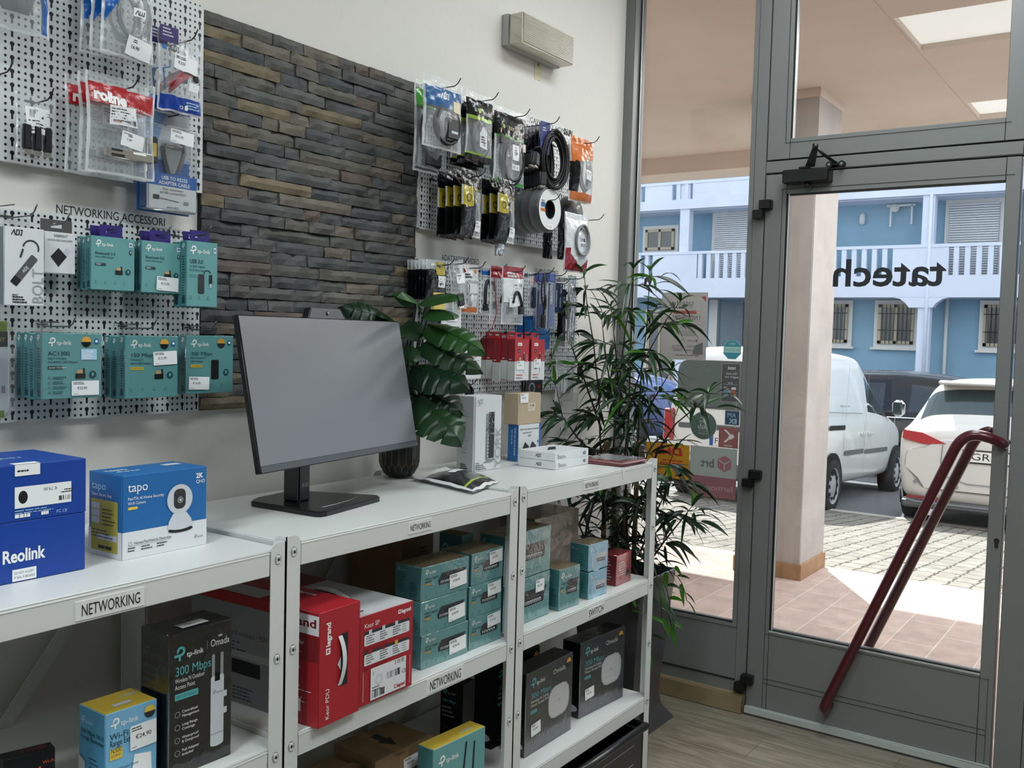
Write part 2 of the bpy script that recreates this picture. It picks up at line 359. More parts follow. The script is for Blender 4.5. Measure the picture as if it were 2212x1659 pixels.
maroon=mat('maroon_lacquer','#4f111b',.28,coat=.3,var=.25,vscale=30)
def arc(p,q,r,n=6):
    return [Vector(p).lerp(Vector(q),i/n) for i in range(n+1)]
def bez(a,b,c,n=8): a,b,c=Vector(a),Vector(b),Vector(c); return [a*(1-i/n)**2+b*2*(i/n)*(1-i/n)+c*(i/n)**2 for i in range(n+1)]
mb=MB(); path=[(3.645,-.945,.118)]+bez((3.61,-.942,.11),(3.58,-.94,.108),(3.58,-.955,.15))+bez((3.58,-1.345,1.12),(3.58,-1.372,1.195),(3.585,-1.43,1.187),10)+bez((3.59,-1.46,1.18),(3.6,-1.492,1.165),(3.645,-1.492,1.158))
mb.tube(path,.0185,maroon,14); mb.build('pull_bar',dr)
mb=MB(); path=[(3.695,-.965,.112),(3.735,-.965,.112)]+bez((3.745,-.967,.115),(3.76,-.967,.115),(3.76,-.985,.17))+bez((3.76,-1.37,1.12),(3.76,-1.40,1.2),(3.755,-1.45,1.19),10)+[(3.695,-1.49,1.158)]
mb.tube(path,.0185,maroon,14); mb.build('pull_bar',dr)['label']='outer pull bar'
for z in (2.0,.945,.125):
    mb=MB(); mb.box(3.616,3.648,-.648,-.600,z,z+.036,blackm,.003); mb.box(3.616,3.65,-.618,-.574,z-.036,z-.001,blackm,.003); mb.tube([(3.632,-.609,z-.03),(3.632,-.609,z+.03)],.011,blackm,12); mb.build('hinge',dr)
mb=MB(); mb.box(3.585,3.645,-.875,-.70,2.088,2.138,blackm,.004); mb.tube([(3.612,-.79,2.09),(3.612,-.79,2.07)],.013,blackm,14)
mb.box(3.59,3.63,-.80,-.76,2.138,2.147,blackm,.003)
mb.prism([(3.617,-.775,2.147),(3.617,-.812,2.147),(3.585,-.832,2.212),(3.585,-.812,2.214)],(.006,0,.004),blackm)
mb.tube([(3.585,-.822,2.205),(3.585,-.822,2.225)],.011,blackm,12)
mb.tube([(3.585,-.825,2.213),(3.61,-.845,2.19),(3.635,-.885,2.158)],.006,blackm,10)
mb.box(3.632,3.649,-.915,-.855,2.145,2.162,blackm,.006)
for y in (-.908,-.862): mb.tube([(3.628,y,2.1535),(3.65,y,2.1535)],.0115,blackm,14); mb.tube([(3.6265,y,2.1535),(3.630,y,2.1535)],.0055,mat('screw_steel','#8f9496',.3,.8),12)
mb.build('door_closer',dr)
mb=MB(); mb.prism([(3.641,-1.487+.0085*math.cos(R(a)),.824+.0085*math.sin(R(a))) for a in range(-50,231,20)]+[(3.641,-1.492,.80),(3.641,-1.482,.80)],(.005,0,0),mat('lock_brass','#3a342c',.4,.6)); mb.build('lock_cylinder',dr)
mb=MB(); F=Face(mb,(3.6635,-1.277,1.703),(0,-1,0),(0,0,1)); F.u=Vector((0,1,0)); F.n=Vector((-1,0,0))
F.text('tatech',0,0,.098,mat('door_lettering','#1d2226',.5),w=.392,bold=.018); mb.build('lettering',dpane)
# second leaf, only its edge is in view
dr2=bpy.data.objects.new('door_2',None); C.objects.link(dr2); struct(dr2,'edge of the second grey door leaf','door')
mb=MB(); ring_frame(mb,-1.512,-2.40,.012,2.134,-1.597,-2.31,.352,2.056,3.645,3.695,alu); mb.box(3.648,3.70,-2.45,-2.405,0,3.0,alu); ring_frame(mb,-1.512,-2.40,2.142,3.0,-1.597,-2.31,2.268,2.985,3.648,3.70,alu); mb.build('leaf_frame',dr2)
mb=MB(); mb.box(3.664,3.672,-2.31,-1.597,.352,2.056,pane); mb.box(3.664,3.672,-2.31,-1.597,2.268,2.985,pane); mb.build('glass_pane',dr2)
mb=MB(); mb.box(3.65,3.70,-3.12,-2.45,0,.352,alu); mb.box(3.65,3.70,-3.12,-3.05,.352,3.0,alu); w=mb.build('window_3'); struct(w,'unseen second fixed window beyond the doors, added to bring in light','window')  # unseen window added to let more daylight into the shop
mb=MB(); mb.box(3.664,3.672,-3.05,-2.45,.352,3.0,pane); mb.build('glass_pane',w)
# stone cladding panel, laid as separate split slates
rnd=random.Random(5); cols=['#5a5d5d','#636563','#515556','#6d6a63','#787166','#60605d','#756e62','#666460','#80755f','#575a5b','#6a5f58','#5e6160']
SL=[mat('slate_%d'%i,c,.72,spec=.35,bump=.9,bscale=45,var=.55,vscale=16) for i,c in enumerate(cols)]
def slate(mb,x0,x1,z0,z1,y,m,sd):
    nu=max(2,int((x1-x0)/.02)); nv=2
    def fn(u,v):
        x=x0+(x1-x0)*u; z=z0+(z1-z0)*v
        e=.0035 if (u in (0,1) or v in (0,1)) else 0
        d=noise.noise(Vector((x*22,z*40,sd)))*.006+noise.noise(Vector((x*70,z*90,sd+9)))*.002
        return (x+(noise.noise(Vector((z*60,sd,3)))*.003 if u in (0,1) else 0),y-d+e,z+(noise.noise(Vector((x*40,sd,7)))*.0022 if v in (0,1) else 0))
    mb.grid(fn,nu,nv,m,False)
    for a,b in (((x0,z0),(x1,z0)),((x1,z1),(x0,z1)),((x0,z1),(x0,z0)),((x1,z0),(x1,z1))):
        mb.poly([(a[0],-.004,a[1]),(b[0],-.004,b[1]),(b[0],y+.0035,b[1]),(a[0],y+.0035,a[1])],m)
mb=MB(); mb.box(1.48,2.278,-.008,-.0005,1.284,2.25,mat('stone_mortar','#26292a',.9)); nrow=31; rh=(2.25-1.283)/nrow
for r in range(nrow):
    x=1.482-(rnd.random()*.1); z0=1.283+r*rh
    while x<2.278:
        w=rnd.choice((.06,.09,.12,.15,.2,.25))*rnd.uniform(.85,1.15); a=max(x,1.482); b_=min(x+w,2.278 if rnd.random()<.8 else 2.27)
        if b_-a>.015: slate(mb,a+.0006,b_-.0006,z0+.0008,z0+rh-.0008,-.012-rnd.random()*.008,rnd.choice(SL if rnd.random()<.8 else SL[:3]),rnd.random()*50)
        x+=w
struct(mb.build('trim_1'),'dark split slate cladding panel on the display wall','stone cladding')
# emergency lamp on the wall
t=thing('emergency_light','long grey-white emergency lamp with a ribbed cover high on the wall','lamp',(2.885,0,2.48))
mb=MB(); mb.box(-.168,.168,-.03,0,.0,.108,mat('lamp_grey','#a8a9a4',.5),.003); mb.build('base',t)
lampm=clear('lamp_prismatic_cover','#efeee6',.45,.9,.25,surf='#dcd8cc')
mb=MB(); mb.box(-.165,.165,-.088,-.03,.002,.106,lampm,.004)
for i in range(16): mb.tube([(-.160,-.0885,.008+i*.006),(.160,-.0885,.008+i*.006)],.0013,lampm,4)
mb.build('cover',t)
mb=MB(); mb.tube([(-.14,-.055,.05),(.14,-.055,.05)],.008,mat('lamp_tube','#f4f1e4',.4),10); mb.box(-.16,.16,-.034,-.03,.01,.1,mat('lamp_reflector','#cfccc2',.4)); mb.build('fluorescent_tube',t)
mb=MB(); mb.box(-.022,.022,-.0012,0,-.08,0,mat('old_tape','#d6d3b0',.7)); mb.tube([(0,-.004,-.025),(0,0,-.025)],.006,mat('screw_steel'),12); o=mb.build('tape_patch',loc=(2.948,0,2.498)); tag(o,'yellowed tape patch with a screw below the emergency lamp','tape')
# ceiling lamps of the shop
lp=mat('led_diffuser','#ffffff',.5,emit=4.0)
for x,y,_w in LAMPS:
    t=thing('ceiling_light','flush white LED ceiling panel of the shop, behind the view','ceiling light',(x,y,3.25),0,'LED ceiling panels')
    mb=MB(); mb.box(-.6,.6,-.3,.3,-.04,0,mat('lamp_housing','#e8e8e6',.5),.003); mb.build('housing',t)
    mb=MB(); mb.box(-.57,.57,-.27,.27,-.044,-.04,lp); mb.build('diffuser',t)
# ---------------------------------------------------------------- stickers and posters on the fixed window (inner face of the glass)
def sticker(name,label,cat,yc,zc,w,h,fn,out=None,base='#b9b4b2'):
    """paper stuck to the glass; seen from inside, writing runs mirrored"""
    mb=MB(); x=-.0012; bm=mat('sticker_back_'+base[1:],base,.6,trans=.35)
    P=out or [(-w/2,-h/2),(w/2,-h/2),(w/2,h/2),(-w/2,h/2)]
    mb.prism([(0,p[0],p[1]) for p in P],(-.0008,0,0),bm)
    F=Face(mb,(-.0008,-w/2,-h/2),(0,-1,0),(0,0,1)); F.u=Vector((0,1,0)); F.n=Vector((-1,0,0)); F.k=.0002
    fn(F,w,h); o=mb.build(name,loc=(3.6638,yc,zc)); return tag(o,label,cat,'stickers on the shop window')
sg=mat('sticker_grey','#6c6f70',.6); sd_=mat('sticker_dark','#54585a',.6); sw=mat('sticker_white','#d9d8d6',.6); sr=mat('sticker_red','#a4524f',.6)
def poster(F,w,h):
    F.text('tatech',.06,.225,.022,sg,w=.085); F.text('INFORMATICA',.062,.213,.006,sg,w=.08)
    F.poly([(.045,.19),(.15,.19),(.155,.203),(.05,.203)],sr); F.poly([(.008,.262),(.03,.262),(.008,.24)],sr)
    F.text('I NOSTRI',.03,.165,.018,sd_,w=.085,bold=.02); F.text('ORARI',.118,.165,.018,sd_,w=.055,bold=.02)
    F.rect(.035,.143,.12,.001,sg); F.rect(.035,.128,.12,.001,sg); F.ring(.045,.1355,.004,.0052,sg); F.text('DI APERTURA',.055,.132,.007,sg)
    F.lines(.05,.118,.11,3,.006,.0018,sg,4); F.lines(.05,.10,.08,1,.006,.0018,sg,5)
    for z,a,c in ((.075,'LUNEDI','9-13'),(.052,'SABATO','SOLO SU'),(.035,'DOMENICA','CHIUSO')):
        F.rect(.038,z,.010,.010,sg); F.text(a,.052,z+.002,.006,sd_); F.text(c,.105,z+.001,.008,sd_)
    F.text('APPUNTAMENTO',.1,.045,.005,sr); F.poly([(.015,.025),(.06,.025),(.05,.06),(.015,.075)],sg); F.lines(.03,.018,.12,1,.01,.003,sg,6)
sticker('poster','grey opening hours poster taped high on the fixed window','poster',-.282,1.542,.205,.278,poster,base='#c5c1c0')
tq=mat('sticker_teal','#3f93a4',.6)
def hexa(F,w,h): F.circ(w/2,h/2,w/2-.003,tq,n=8,a0=22.5,a1=382.5); F.rect(.004,h/2-.012,w-.008,.024,mat('sticker_mint','#a9cfc8',.6)); F.text('IN 24 ORE',w/2,h/2-.006,.010,tq,'c',bold=.02); F.text('replica',w/2,h-.02,.008,sw,'c')
k=.041; sticker('sticker','turquoise octagonal sticker below the poster on the window','sticker',-.4965,1.451,.082,.082,hexa,[(k*math.cos(R(a)),k*math.sin(R(a))) for a in [22.5+45*i for i in range(8)]],base='#8fc3cb')
def nexi(F,w,h):
    F.rect(.002,.002,w-.004,h-.004,sd_); F.text('nexi',.018,h-.024,.014,sw,bold=.02); F.text('Qui puoi',.012,h-.044,.009,sw); F.text('pagare con',.006,h-.058,.009,sw)
    for z,t in ((.068,'POS'),(.036,'QR')): F.rect(.006,z+.002,w-.012,.0008,sw); F.text(t,w/2,z+.004,.008,sw,'c')
    for i,c in enumerate(('#d8d4cc','#c9c5bd','#b9574c','#6f8fae','#c7a572','#8090a0')): F.rect(.014+.032*(i%2),.05-.0135*(i//2),.02,.010,mat('card_'+c[1:],c,.6),.002)
sticker('sticker','dark grey card payment sticker at the window edge','sticker',-.4945,1.318,.078,.155,nexi)
def amx(F,w,h): b=mat('sticker_navy','#2f4f6c',.6); F.rect(.003,.003,w-.006,h-.006,b); q=mat('sticker_sky','#a9bccb',.6); F.text('AM',w-.012,h-.028,.018,q,'r',bold=.04); F.text('EX',w-.018,.008,.018,q,'r',bold=.04)
sticker('sticker','navy blue credit card sticker at the window edge','sticker',-.507,1.177,.062,.060,amx)
def hub(F,w,h): g=mat('sticker_slate','#5d6e6a',.6); F.circ(w/2,h/2,w/2-.001,g,n=40); F.text('amazon',w/2,h*.62,.008,sw,'c'); F.text('hub',w/2,h*.38,.022,sw,'c'); F.rect(w/2-.022,h*.31,.044,.0008,sw); F.text('fermopoint',w/2,h*.2,.006,sw,'c'); F.lines(w*.3,h*.82,.05,2,.006,.002,sw)
k=.0575; sticker('sticker','round grey-green parcel point sticker on the window','sticker',-.385,1.137,.115,.115,hub,[(k*math.cos(R(a)),k*math.sin(R(a))) for a in range(0,360,9)],base='#d0d4d2')
def sat(F,w,h):
    r=mat('sticker_brick','#95605c',.6); F.rect(.001,.001,w-.002,h-.002,r); F.poly([(w*.62,h*.88),(w*.75,h*.88),(w*.42,h*.58),(w*.75,h*.26),(w*.62,h*.26),(w*.28,h*.58)],sw); F.poly([(w*.3,h*.7),(w*.52,h*.55),(w*.4,h*.4),(w*.18,h*.55)],sw); F.text('satispay',w/2,h*.08,.008,sw,'c')
sticker('sticker','brick red payment sticker above the parcel sign','sticker',-.4945,1.096,.083,.083,sat,base='#9c6a66')
def brt(F,w,h):
    F.rect(0,h*.41,w,h*.59,mat('sign_grey','#a6aca9',.6)); F.rect(0,0,w,h*.41,mat('sign_rose','#94626a',.6)); q=mat('sign_rose2','#a06a72',.6)
    F.text('brt',.095,h*.6,.033,sg,bold=.03); x,y,s_=.052,h*.69,.034
    F.poly([(x+s_*math.cos(R(a)),y+s_*math.sin(R(a))) for a in range(30,390,60)],q)
    for a in (-90,30,150): F.line([(x,y),(x+s_*.8*math.cos(R(a)),y+s_*.8*math.sin(R(a)))],.005,mat('sign_grey'))
    F.text('fermopoint',w/2,h*.14,.024,mat('sign_pale','#b99aa0',.6),'c',w=.18)
sticker('sign','grey and rose parcel pick-up sign low on the fixed window','sign',-.433,.949,.202,.205,brt,base='#9aa09e')
def dhl(F,w,h): F.text('DHL',.03,h*.68,.03,mat('sign_red','#b3302a',.6),bold=.05,shear=.2,w=.13); F.lines(.03,h*.5,.14,2,.012,.005,mat('sign_red')); F.text('service',.02,h*.08,.010,black,bold=.02); F.ring(.05,h*.3,.008,.0095,mat('sign_olive','#8a6d1c',.6))
sticker('sign','yellow courier sign partly hidden behind the bamboo leaves','sign',-.228,.977,.20,.145,dhl,base='#d0a233')
# ---------------------------------------------------------------- arcade in front of the shop
def brick_mat(name,c1,c2,mo,bw,rh,ms,rot=0,rough=.85,bump=.4,dist=0,off=.5,nv=.5):
    m,n,b=nodes_of(name,rough,.2); L=n.links.new
    t=N(n,'ShaderNodeTexCoord'); mp=N(n,'ShaderNodeMapping'); mp.inputs['Rotation'].default_value=(0,0,R(rot))
    br=N(n,'ShaderNodeTexBrick',Scale=1.0); br.inputs['Color1'].default_value=lin(c1); br.inputs['Color2'].default_value=lin(c2); br.inputs['Mortar'].default_value=lin(mo)
    br.inputs['Mortar Size'].default_value=ms; br.inputs['Brick Width'].default_value=bw; br.inputs['Row Height'].default_value=rh; br.offset=off; br.inputs['Mortar Smooth'].default_value=.2
    q=N(n,'ShaderNodeTexNoise',Scale=9.0,Detail=8.0); rm=N(n,'ShaderNodeValToRGB'); rm.color_ramp.elements[0].position=.3; rm.color_ramp.elements[0].color=(nv,nv,nv,1); rm.color_ramp.elements[1].position=.65
    mx=N(n,'ShaderNodeMixRGB',blend_type='MULTIPLY'); mx.inputs['Fac'].default_value=.8
    k=N(n,'ShaderNodeBump'); k.inputs['Strength'].default_value=bump; k.inputs['Distance'].default_value=.008; k.invert=True
    L(t.outputs['Object'],mp.inputs['Vector'])
    if dist:
        dn=N(n,'ShaderNodeTexNoise',Scale=16.0,Detail=2.0); vm=N(n,'ShaderNodeVectorMath',operation='SCALE'); vm.inputs['Scale'].default_value=dist; va=N(n,'ShaderNodeVectorMath',operation='ADD'); vs=N(n,'ShaderNodeVectorMath',operation='SUBTRACT'); vs.inputs[1].default_value=(.5,.5,.5)
        L(t.outputs['Object'],dn.inputs['Vector']); L(dn.outputs['Color'],vs.inputs[0]); L(vs.outputs[0],vm.inputs[0]); L(mp.outputs['Vector'],va.inputs[0]); L(vm.outputs[0],va.inputs[1]); L(va.outputs[0],br.inputs['Vector'])
    else: L(mp.outputs['Vector'],br.inputs['Vector'])
    L(t.outputs['Object'],q.inputs['Vector']); L(q.outputs['Fac'],rm.inputs['Fac']); L(br.outputs['Color'],mx.inputs['Color1']); L(rm.outputs['Color'],mx.inputs['Color2']); L(mx.outputs['Color'],b.inputs['Base Color'])
    L(br.outputs['Fac'],k.inputs['Height']); L(k.outputs['Normal'],b.inputs['Normal']); return m
tile=brick_mat('terracotta_tiles','#c3b0a8','#b8a49c','#d2c6bd',.42,.21,.004,0,nv=.75)
pav=brick_mat('concrete_pavers','#96928a','#88847c','#4a4742',.23,.14,.009,0,dist=.06,nv=.65)
asph=mat('asphalt','#7a7c80',.9,var=.45,vscale=120,bump=.5,bscale=300)
beige=mat('arcade_plaster','#dccdc0',.85,var=.12,vscale=2)
SLO=.42/4.6
def gz(x): return 0 if x<6.4 else (-(x-6.4)*SLO if x<11 else (-.42-.05*(x-11) if x<16 else -.67))
mb=MB(); mb.box(3.70,6.4,-9,14,-.2,0,tile); struct(mb.build('floor_arcade'),'pinkish tiled floor of the arcade outside','pavement')
mb=MB(); mb.poly([(6.4,-9,0),(10.95,-9,gz(10.95)),(10.95,20,gz(10.95)),(6.4,20,0)],pav); struct(mb.build('floor_forecourt'),'sunlit concrete block paving between arcade and street','pavement')
mb=MB(); mb.prism([(10.93,-9,-.5),(11.05,-9,-.5),(11.05,-9,gz(11)+.012),(10.93,-9,gz(11)+.012)],(0,29,0),mat('kerb_stone','#b9b6ae',.8)); struct(mb.build('trim_kerb'),'pale kerb line between paving and asphalt','kerb')
mb=MB(); mb.poly([(11.05,-20,gz(11.05)),(16,-20,-.67),(16,40,-.67),(11.05,40,gz(11.05))],asph); mb.poly([(16,-20,-.67),(60,-20,-.67),(60,60,-.67),(16,60,-.67)],asph); struct(mb.build('floor_street'),'grey asphalt of the street','street')
mb=MB(); c=3.04
xs=[3.75,4.83,5.42,6.73,7.22,7.55]; 
for a,b_ in zip(xs,xs[1:]):
    if a in (4.83,6.73): mb.box(a,b_,-.77,14,c,c+.25,beige); mb.box(a,b_,-9,-2.2,c,c+.25,beige)
    else: mb.box(a,b_,-9,14,c,c+.25,beige)
rec=mat('recess_glow','#f3f5f4',.7,emit=.42)  # white panels given an added glow to go with the fill lights
for a,b_ in ((4.83,5.42),(6.73,7.22)): mb.box(a,b_,-2.2,-.77,c+.03,c+.1,rec)
mb.box(7.55,7.95,-9,14,2.90,c+.4,beige); mb.box(3.9,7.55,-.757,-.752,c-.0015,c,mat('seam','#c9b8a8',.9))
struct(mb.build('ceiling_arcade'),'beige plaster ceiling of the arcade outside','ceiling')
mb=MB(); pl=mat('pillar_plaster','#b5afac',.85,var=.2,vscale=5); mb.box(5.9,6.38,-.09,.33,0,3.04,pl,.004); mb.box(5.888,6.392,-.102,.342,0,.10,mat('terracotta_skirting','#a8835f',.7,var=.3,vscale=9),.003); mb.box(5.888,6.392,-.102,.342,2.985,3.04,beige)
struct(mb.build('column_arcade'),'square plastered arcade pillar with a terracotta skirting','pillar')
mb=MB(); mb.box(3.62,3.78,.15,14,0,3.04,beige); struct(mb.build('wall_outside'),'beige outer wall of the arcade','wall')
# ---------------------------------------------------------------- apartment building across the street
blue=mat('facade_blue','#84a9bf',.85,var=.15,vscale=.9); bw=mat('balcony_white','#d9e0ee',.8,var=.1,vscale=1.2); shut=mat('roller_shutter','#d4d6d6',.6); wf=mat('window_frame_wood','#b3a58c',.6); dark=mat('window_dark','#3c4648',.15,spec=.8); sto=mat('window_surround','#d5d3cd',.8)
B=thing('apartment_building','blue apartment building with white balconies across the street','building',(33.4,8,-.67))
def W(p): return (p[0]-33.4,p[1]-8,p[2]+.67)
def bpart(name,fn,par=None):
    mb=MB(); mb.T=Matrix.Translation((-33.4,-8,.67)); fn(mb); return mb.build(name,par or B)
bpart('wall',lambda m:(m.box(33.3,36,-14,40,-.7,9.5,blue)))
def slab(m):
    m.box(32.2,33.4,-14,40,2.98,3.15,bw); m.box(32.2,33.4,-14,40,6.12,6.35,bw); m.box(32.2,33.4,-14,40,9.3,9.6,bw)
bpart('floor_slab',slab)
def parapet(m,z0,z1,zt,bars):
    """solid balcony front with groups of upright slots between z1 and zt"""
    m.box(32.0,32.16,-14,40,z0,z1,bw); m.box(31.98,32.18,-14,40,zt,zt+.1,bw)
    y=-14
    for a,b_ in bars: m.box(32.0,32.16,y,a,z1,zt,bw); y=b_
    m.box(32.0,32.16,y,40,z1,zt,bw)
    for a,b_ in bars:
        q=a
        while q<b_: m.box(32.0,32.16,q,min(q+.15,b_),z1,zt,bw); q+=.32
bars=[(-3.5,-.2),(1.2,4.05),(5.55,7.95),(9.0,12.4),(14.0,15.1),(17.5,20.5)]
bpart('balcony_front',lambda m:parapet(m,2.98,3.66,4.53,bars)); bpart('balcony_front',lambda m:parapet(m,6.16,6.5,7.05,[(12.5,13.5),(14.4,15.0)]))
def arches(m):
    for y in (4.8,13.1):
        P=[(y-.35,2.66),(y-.45,2.80),(y-.62,2.93),(y-.85,2.985),(y+.85,2.985),(y+.62,2.93),(y+.45,2.80),(y+.35,2.66)]
        m.prism([(32.0,a,z) for a,z in P],(.4,0,0),bw)
bpart('arch_bracket',arches)
for y in (4.70,-3.6,12.95,21): bpart('column',lambda m,y=y:(m.box(32.05,32.4,y-.18,y+.18,-.7,9.3,bw)))
bpart('drainpipe',lambda m:m.tube([(33.2,4.25,-.7),(33.2,4.25,3.0)],.055,sto,8)); bpart('drainpipe',lambda m:m.tube([(32.0,4.62,-.7),(32.0,4.62,6.2)],.05,bw,8))
def win(y0,y1,z0,z1,kind):
    w=bpart('window',lambda m:(m.box(33.2,33.32,y0-.14,y1+.14,z0-.14,z1+.14,sto),m.box(33.14,33.3,y0-.22,y1+.22,z0-.2,z0-.12,sto)))
    if kind=='s':
        def f(m):
            n=int((z1-z0)/.075)
            for i in range(n): m.box(33.12,33.2,y0,y1,z0+i*(z1-z0)/n,z0+(i+.86)*(z1-z0)/n,shut,.012)
        bpart('roller_shutter',f,w)
    else:
        q=bpart('pane',lambda m:m.box(33.17,33.2,y0,y1,z0,z1,dark),w); fr=wf
        def f(m):
            for a in (y0,(y0+y1)/2-.05,y1-.1) if y1-y0>.9 else (y0,y1-.1): m.box(33.13,33.2,a,a+.1,z0,z1,fr)
            m.box(33.13,33.2,y0,y1,z0,z0+.1,fr); m.box(33.13,33.2,y0,y1,z1-.1,z1,fr)
        bpart('window_frame',f,w)
        if kind=='g':
            def g(m):
                y=y0+.08
                while y<y1: m.tube([(33.1,y,z0),(33.1,y,z1)],.011,black,5,caps=False); y+=.13
                for z in (z0+.45,z1-.3): m.tube([(33.1,y0,z),(33.1,y1,z)],.011,black,5,caps=False)
            bpart('window_grille',g,w)
k=33.3/32
def ky(y): return -1.975+(y+1.975)*k
def kz(z): return 1.49+(z-1.49)*k
win(ky(6.98),ky(7.5),kz(1.5),kz(2.75),'g'); win(ky(4.95),ky(6.02),kz(1.5),kz(2.75),'g'); win(ky(1.8),ky(2.95),kz(1.5),kz(2.75),'g')
win(ky(2.66),ky(4.05),3.4,kz(5.82),'s'); win(ky(10.2),ky(11.68),3.4,kz(5.85),'s'); win(ky(13.25),ky(14.4),kz(4.7),kz(5.45),'p'); win(ky(-1.5),ky(-.1),3.4,kz(5.82),'s')
win(ky(13.2),ky(14.2),kz(-.3),kz(2.4),'p')
bpart('door',lambda m:(m.box(33.1,33.3,ky(9.6),ky(10.5),-.7,2.9,dark),m.box(33.05,33.3,ky(11.45),ky(11.75),-.7,2.95,sto)))
def curtain(m):
    for i in range(26): m.tube([(33.0,ky(10.5)+i*.032,-.4),(33.0,ky(10.5)+i*.032,2.85)],.010,grey,5,caps=False)
bpart('bead_curtain',curtain); 
bpart('wall_lamp',lambda m:m.lathe([(.01,0),(.09,.05),(.1,.2),(.09,.35),(.01,.4)],shut,10,c=(33.22,ky(6.67),kz(5.3))))
bpart('awning_bracket',lambda m:(m.box(33.1,33.2,ky(5.05),ky(5.9),kz(5.82),kz(5.88),shut),m.box(33.1,33.2,ky(5.12),ky(5.17),kz(5.25),kz(5.85),shut),m.box(33.1,33.2,ky(5.75),ky(5.80),kz(5.2),kz(5.85),shut),m.lathe([(.01,-.05),(.14,-.03),(.14,.03),(.01,.05)],sto,12,'x',(33.12,ky(5.66),kz(5.78)))))
def pent(m):
    m.box(33.0,33.3,-14,40,9.4,11,blue)
bpart('attic',pent)
# ---------------------------------------------------------------- vehicles
tyre=mat('tyre_rubber','#17181a',.8,bump=.3,bscale=90); rim=mat('wheel_silver','#b4b9bc',.4); carglass=mat('car_glass','#2c3a3c',.06,spec=.8); chrome=mat('chrome','#c5c9cc',.15,.9); archm=mat('wheel_arch','#0b0c0d',.9); redl=mat('tail_lamp_red','#b3202c',.12,coat=.8,spec=.8); trimm=mat('bumper_trim','#5f6366',.6); plate=mat('plate_white','#e8e8e2',.4); euro=mat('plate_blue','#2f5ba8',.4)
def car(name,label,x,y,z,rz,L,st,paint,wheels,wr,win_i,half,pitch=0,glass=carglass,arch_w=1.0,rearglass=(),front=()):
    """body lofted from stations: (x, z_bottom, z_belt, z_top, half_bottom, half_belt, half_top)"""
    t=thing(name,label,'car',(x,y,z),rz); t.rotation_euler=(0,pitch,rz)
    mb=MB(); secs=[]
    for s_ in st:
        X,zb,zs,zt,wb,ws,wt=s_; zm=zb+(zs-zb)*.55
        pts=[(0,zb),(wb*.9,zb),(wb,zb+.10),(ws,zm),(ws*1.0,zs-.06),(ws*.975,zs),(wt+.03,zt-.07),(wt-.05,zt-.005),(wt*.5,zt+.02),(0,zt+.026)]
        secs.append([(X,a,q) for a,q in pts])
    np_=len(secs[0]); idx=[[[mb.av((p[0],sg*p[1],p[2])) for p in s_] for s_ in secs] for sg in (-1,1)]
    for si,sg in ((0,-1),(1,1)):
        for i in range(len(secs)-1):
            for j in range(np_-1):
                a,b_,c,d=idx[si][i][j],idx[si][i+1][j],idx[si][i+1][j+1],idx[si][i][j+1]
                g=(j==5 and i in win_i) or (j in (6,7,8) and i in rearglass)
                mb.face((a,b_,c,d) if sg<0 else (a,d,c,b_),glass if g else paint,True)
        mb.face(idx[si][0] if sg>0 else idx[si][0][::-1],paint); mb.face(idx[si][-1][::-1] if sg>0 else idx[si][-1],paint)
    o=mb.build('body',t); md=o.modifiers.new('smooth','SUBSURF'); md.levels=1; md.render_levels=2
    for xw in wheels:
        for sg in (-1,1):
            yw=sg*(half-.005); mb=MB()
            mb.prism([(xw+(wr*1.2)*math.cos(R(a)),yw,(wr)+(wr*1.2)*math.sin(R(a))) for a in range(-25,206,15)],(0,sg*.022,0),archm); mb.build('wheel_arch',t)
            mb=MB(); yo=yw+sg*.03-(.215*sg if sg>0 else -.215); yc=yw+sg*.035
            mb.lathe([(wr*.62,yc-sg*.2),(wr*.95,yc-sg*.2),(wr,yc-sg*.15),(wr,yc-sg*.05),(wr*.94,yc),(wr*.66,yc+sg*.004)],tyre,36,'y',(xw,0,wr)); wo_=mb.build('wheel',t); mb=MB()
            mb.lathe([(wr*.66,yc+sg*.004),(wr*.60,yc-sg*.02),(wr*.3,yc-sg*.005),(wr*.15,yc+sg*.005),(.001,yc+sg*.006)],rim,36,'y',(xw,0,wr))
            for q in range(10): a=R(q*36); mb.box(xw+wr*.47*math.cos(a)-.02,xw+wr*.47*math.cos(a)+.02,yc-.003,yc+.003,wr+wr*.47*math.sin(a)-.02,wr+wr*.47*math.sin(a)+.02,archm)
            mb.build('wheel_rim',wo_)
    return t
vw=mat('van_white_paint','#e9ebea',.25,coat=.5); suvp=mat('suv_pearl_paint','#d8d6d1',.25,coat=.5); blk=mat('black_paint','#05070d',.15,spec=.4); blp=mat('blue_paint','#3c4d80',.2,coat=.5); bkgl=mat('tinted_glass','#0c1420',.05,spec=.7)
# van, tail towards the shop
st=[(0,.42,1.0,1.60,.78,.84,.66),(.04,.33,1.02,1.80,.84,.88,.70),(.4,.26,1.02,1.86,.87,.895,.75),(1.3,.25,1.03,1.87,.88,.90,.76),(2.05,.25,1.05,1.86,.88,.90,.76),(2.2,.25,1.06,1.83,.88,.90,.75),(2.85,.25,1.07,1.54,.88,.90,.72),(3.42,.25,1.07,1.20,.88,.90,.73),(3.55,.26,1.05,1.13,.88,.89,.72),(4.0,.28,.96,1.03,.86,.87,.70),(4.35,.30,.84,.90,.80,.81,.64),(4.55,.36,.62,.68,.66,.66,.5)]
van=car('delivery_van','white delivery van parked tail first beside the arcade pillar',10.35,2.15,gz(11.4)+.01,0,4.55,st,vw,(.72,3.76),.315,(5,6),.905,R(2.86),rearglass=())
mb=MB(); F=Face(mb,(0,-.905,0),(1,0,0),(0,0,1))
for x in (.3,1.15,2.06): F.line([(x,.34),(x,1.0),(x-.02,1.02)],.009,grey)
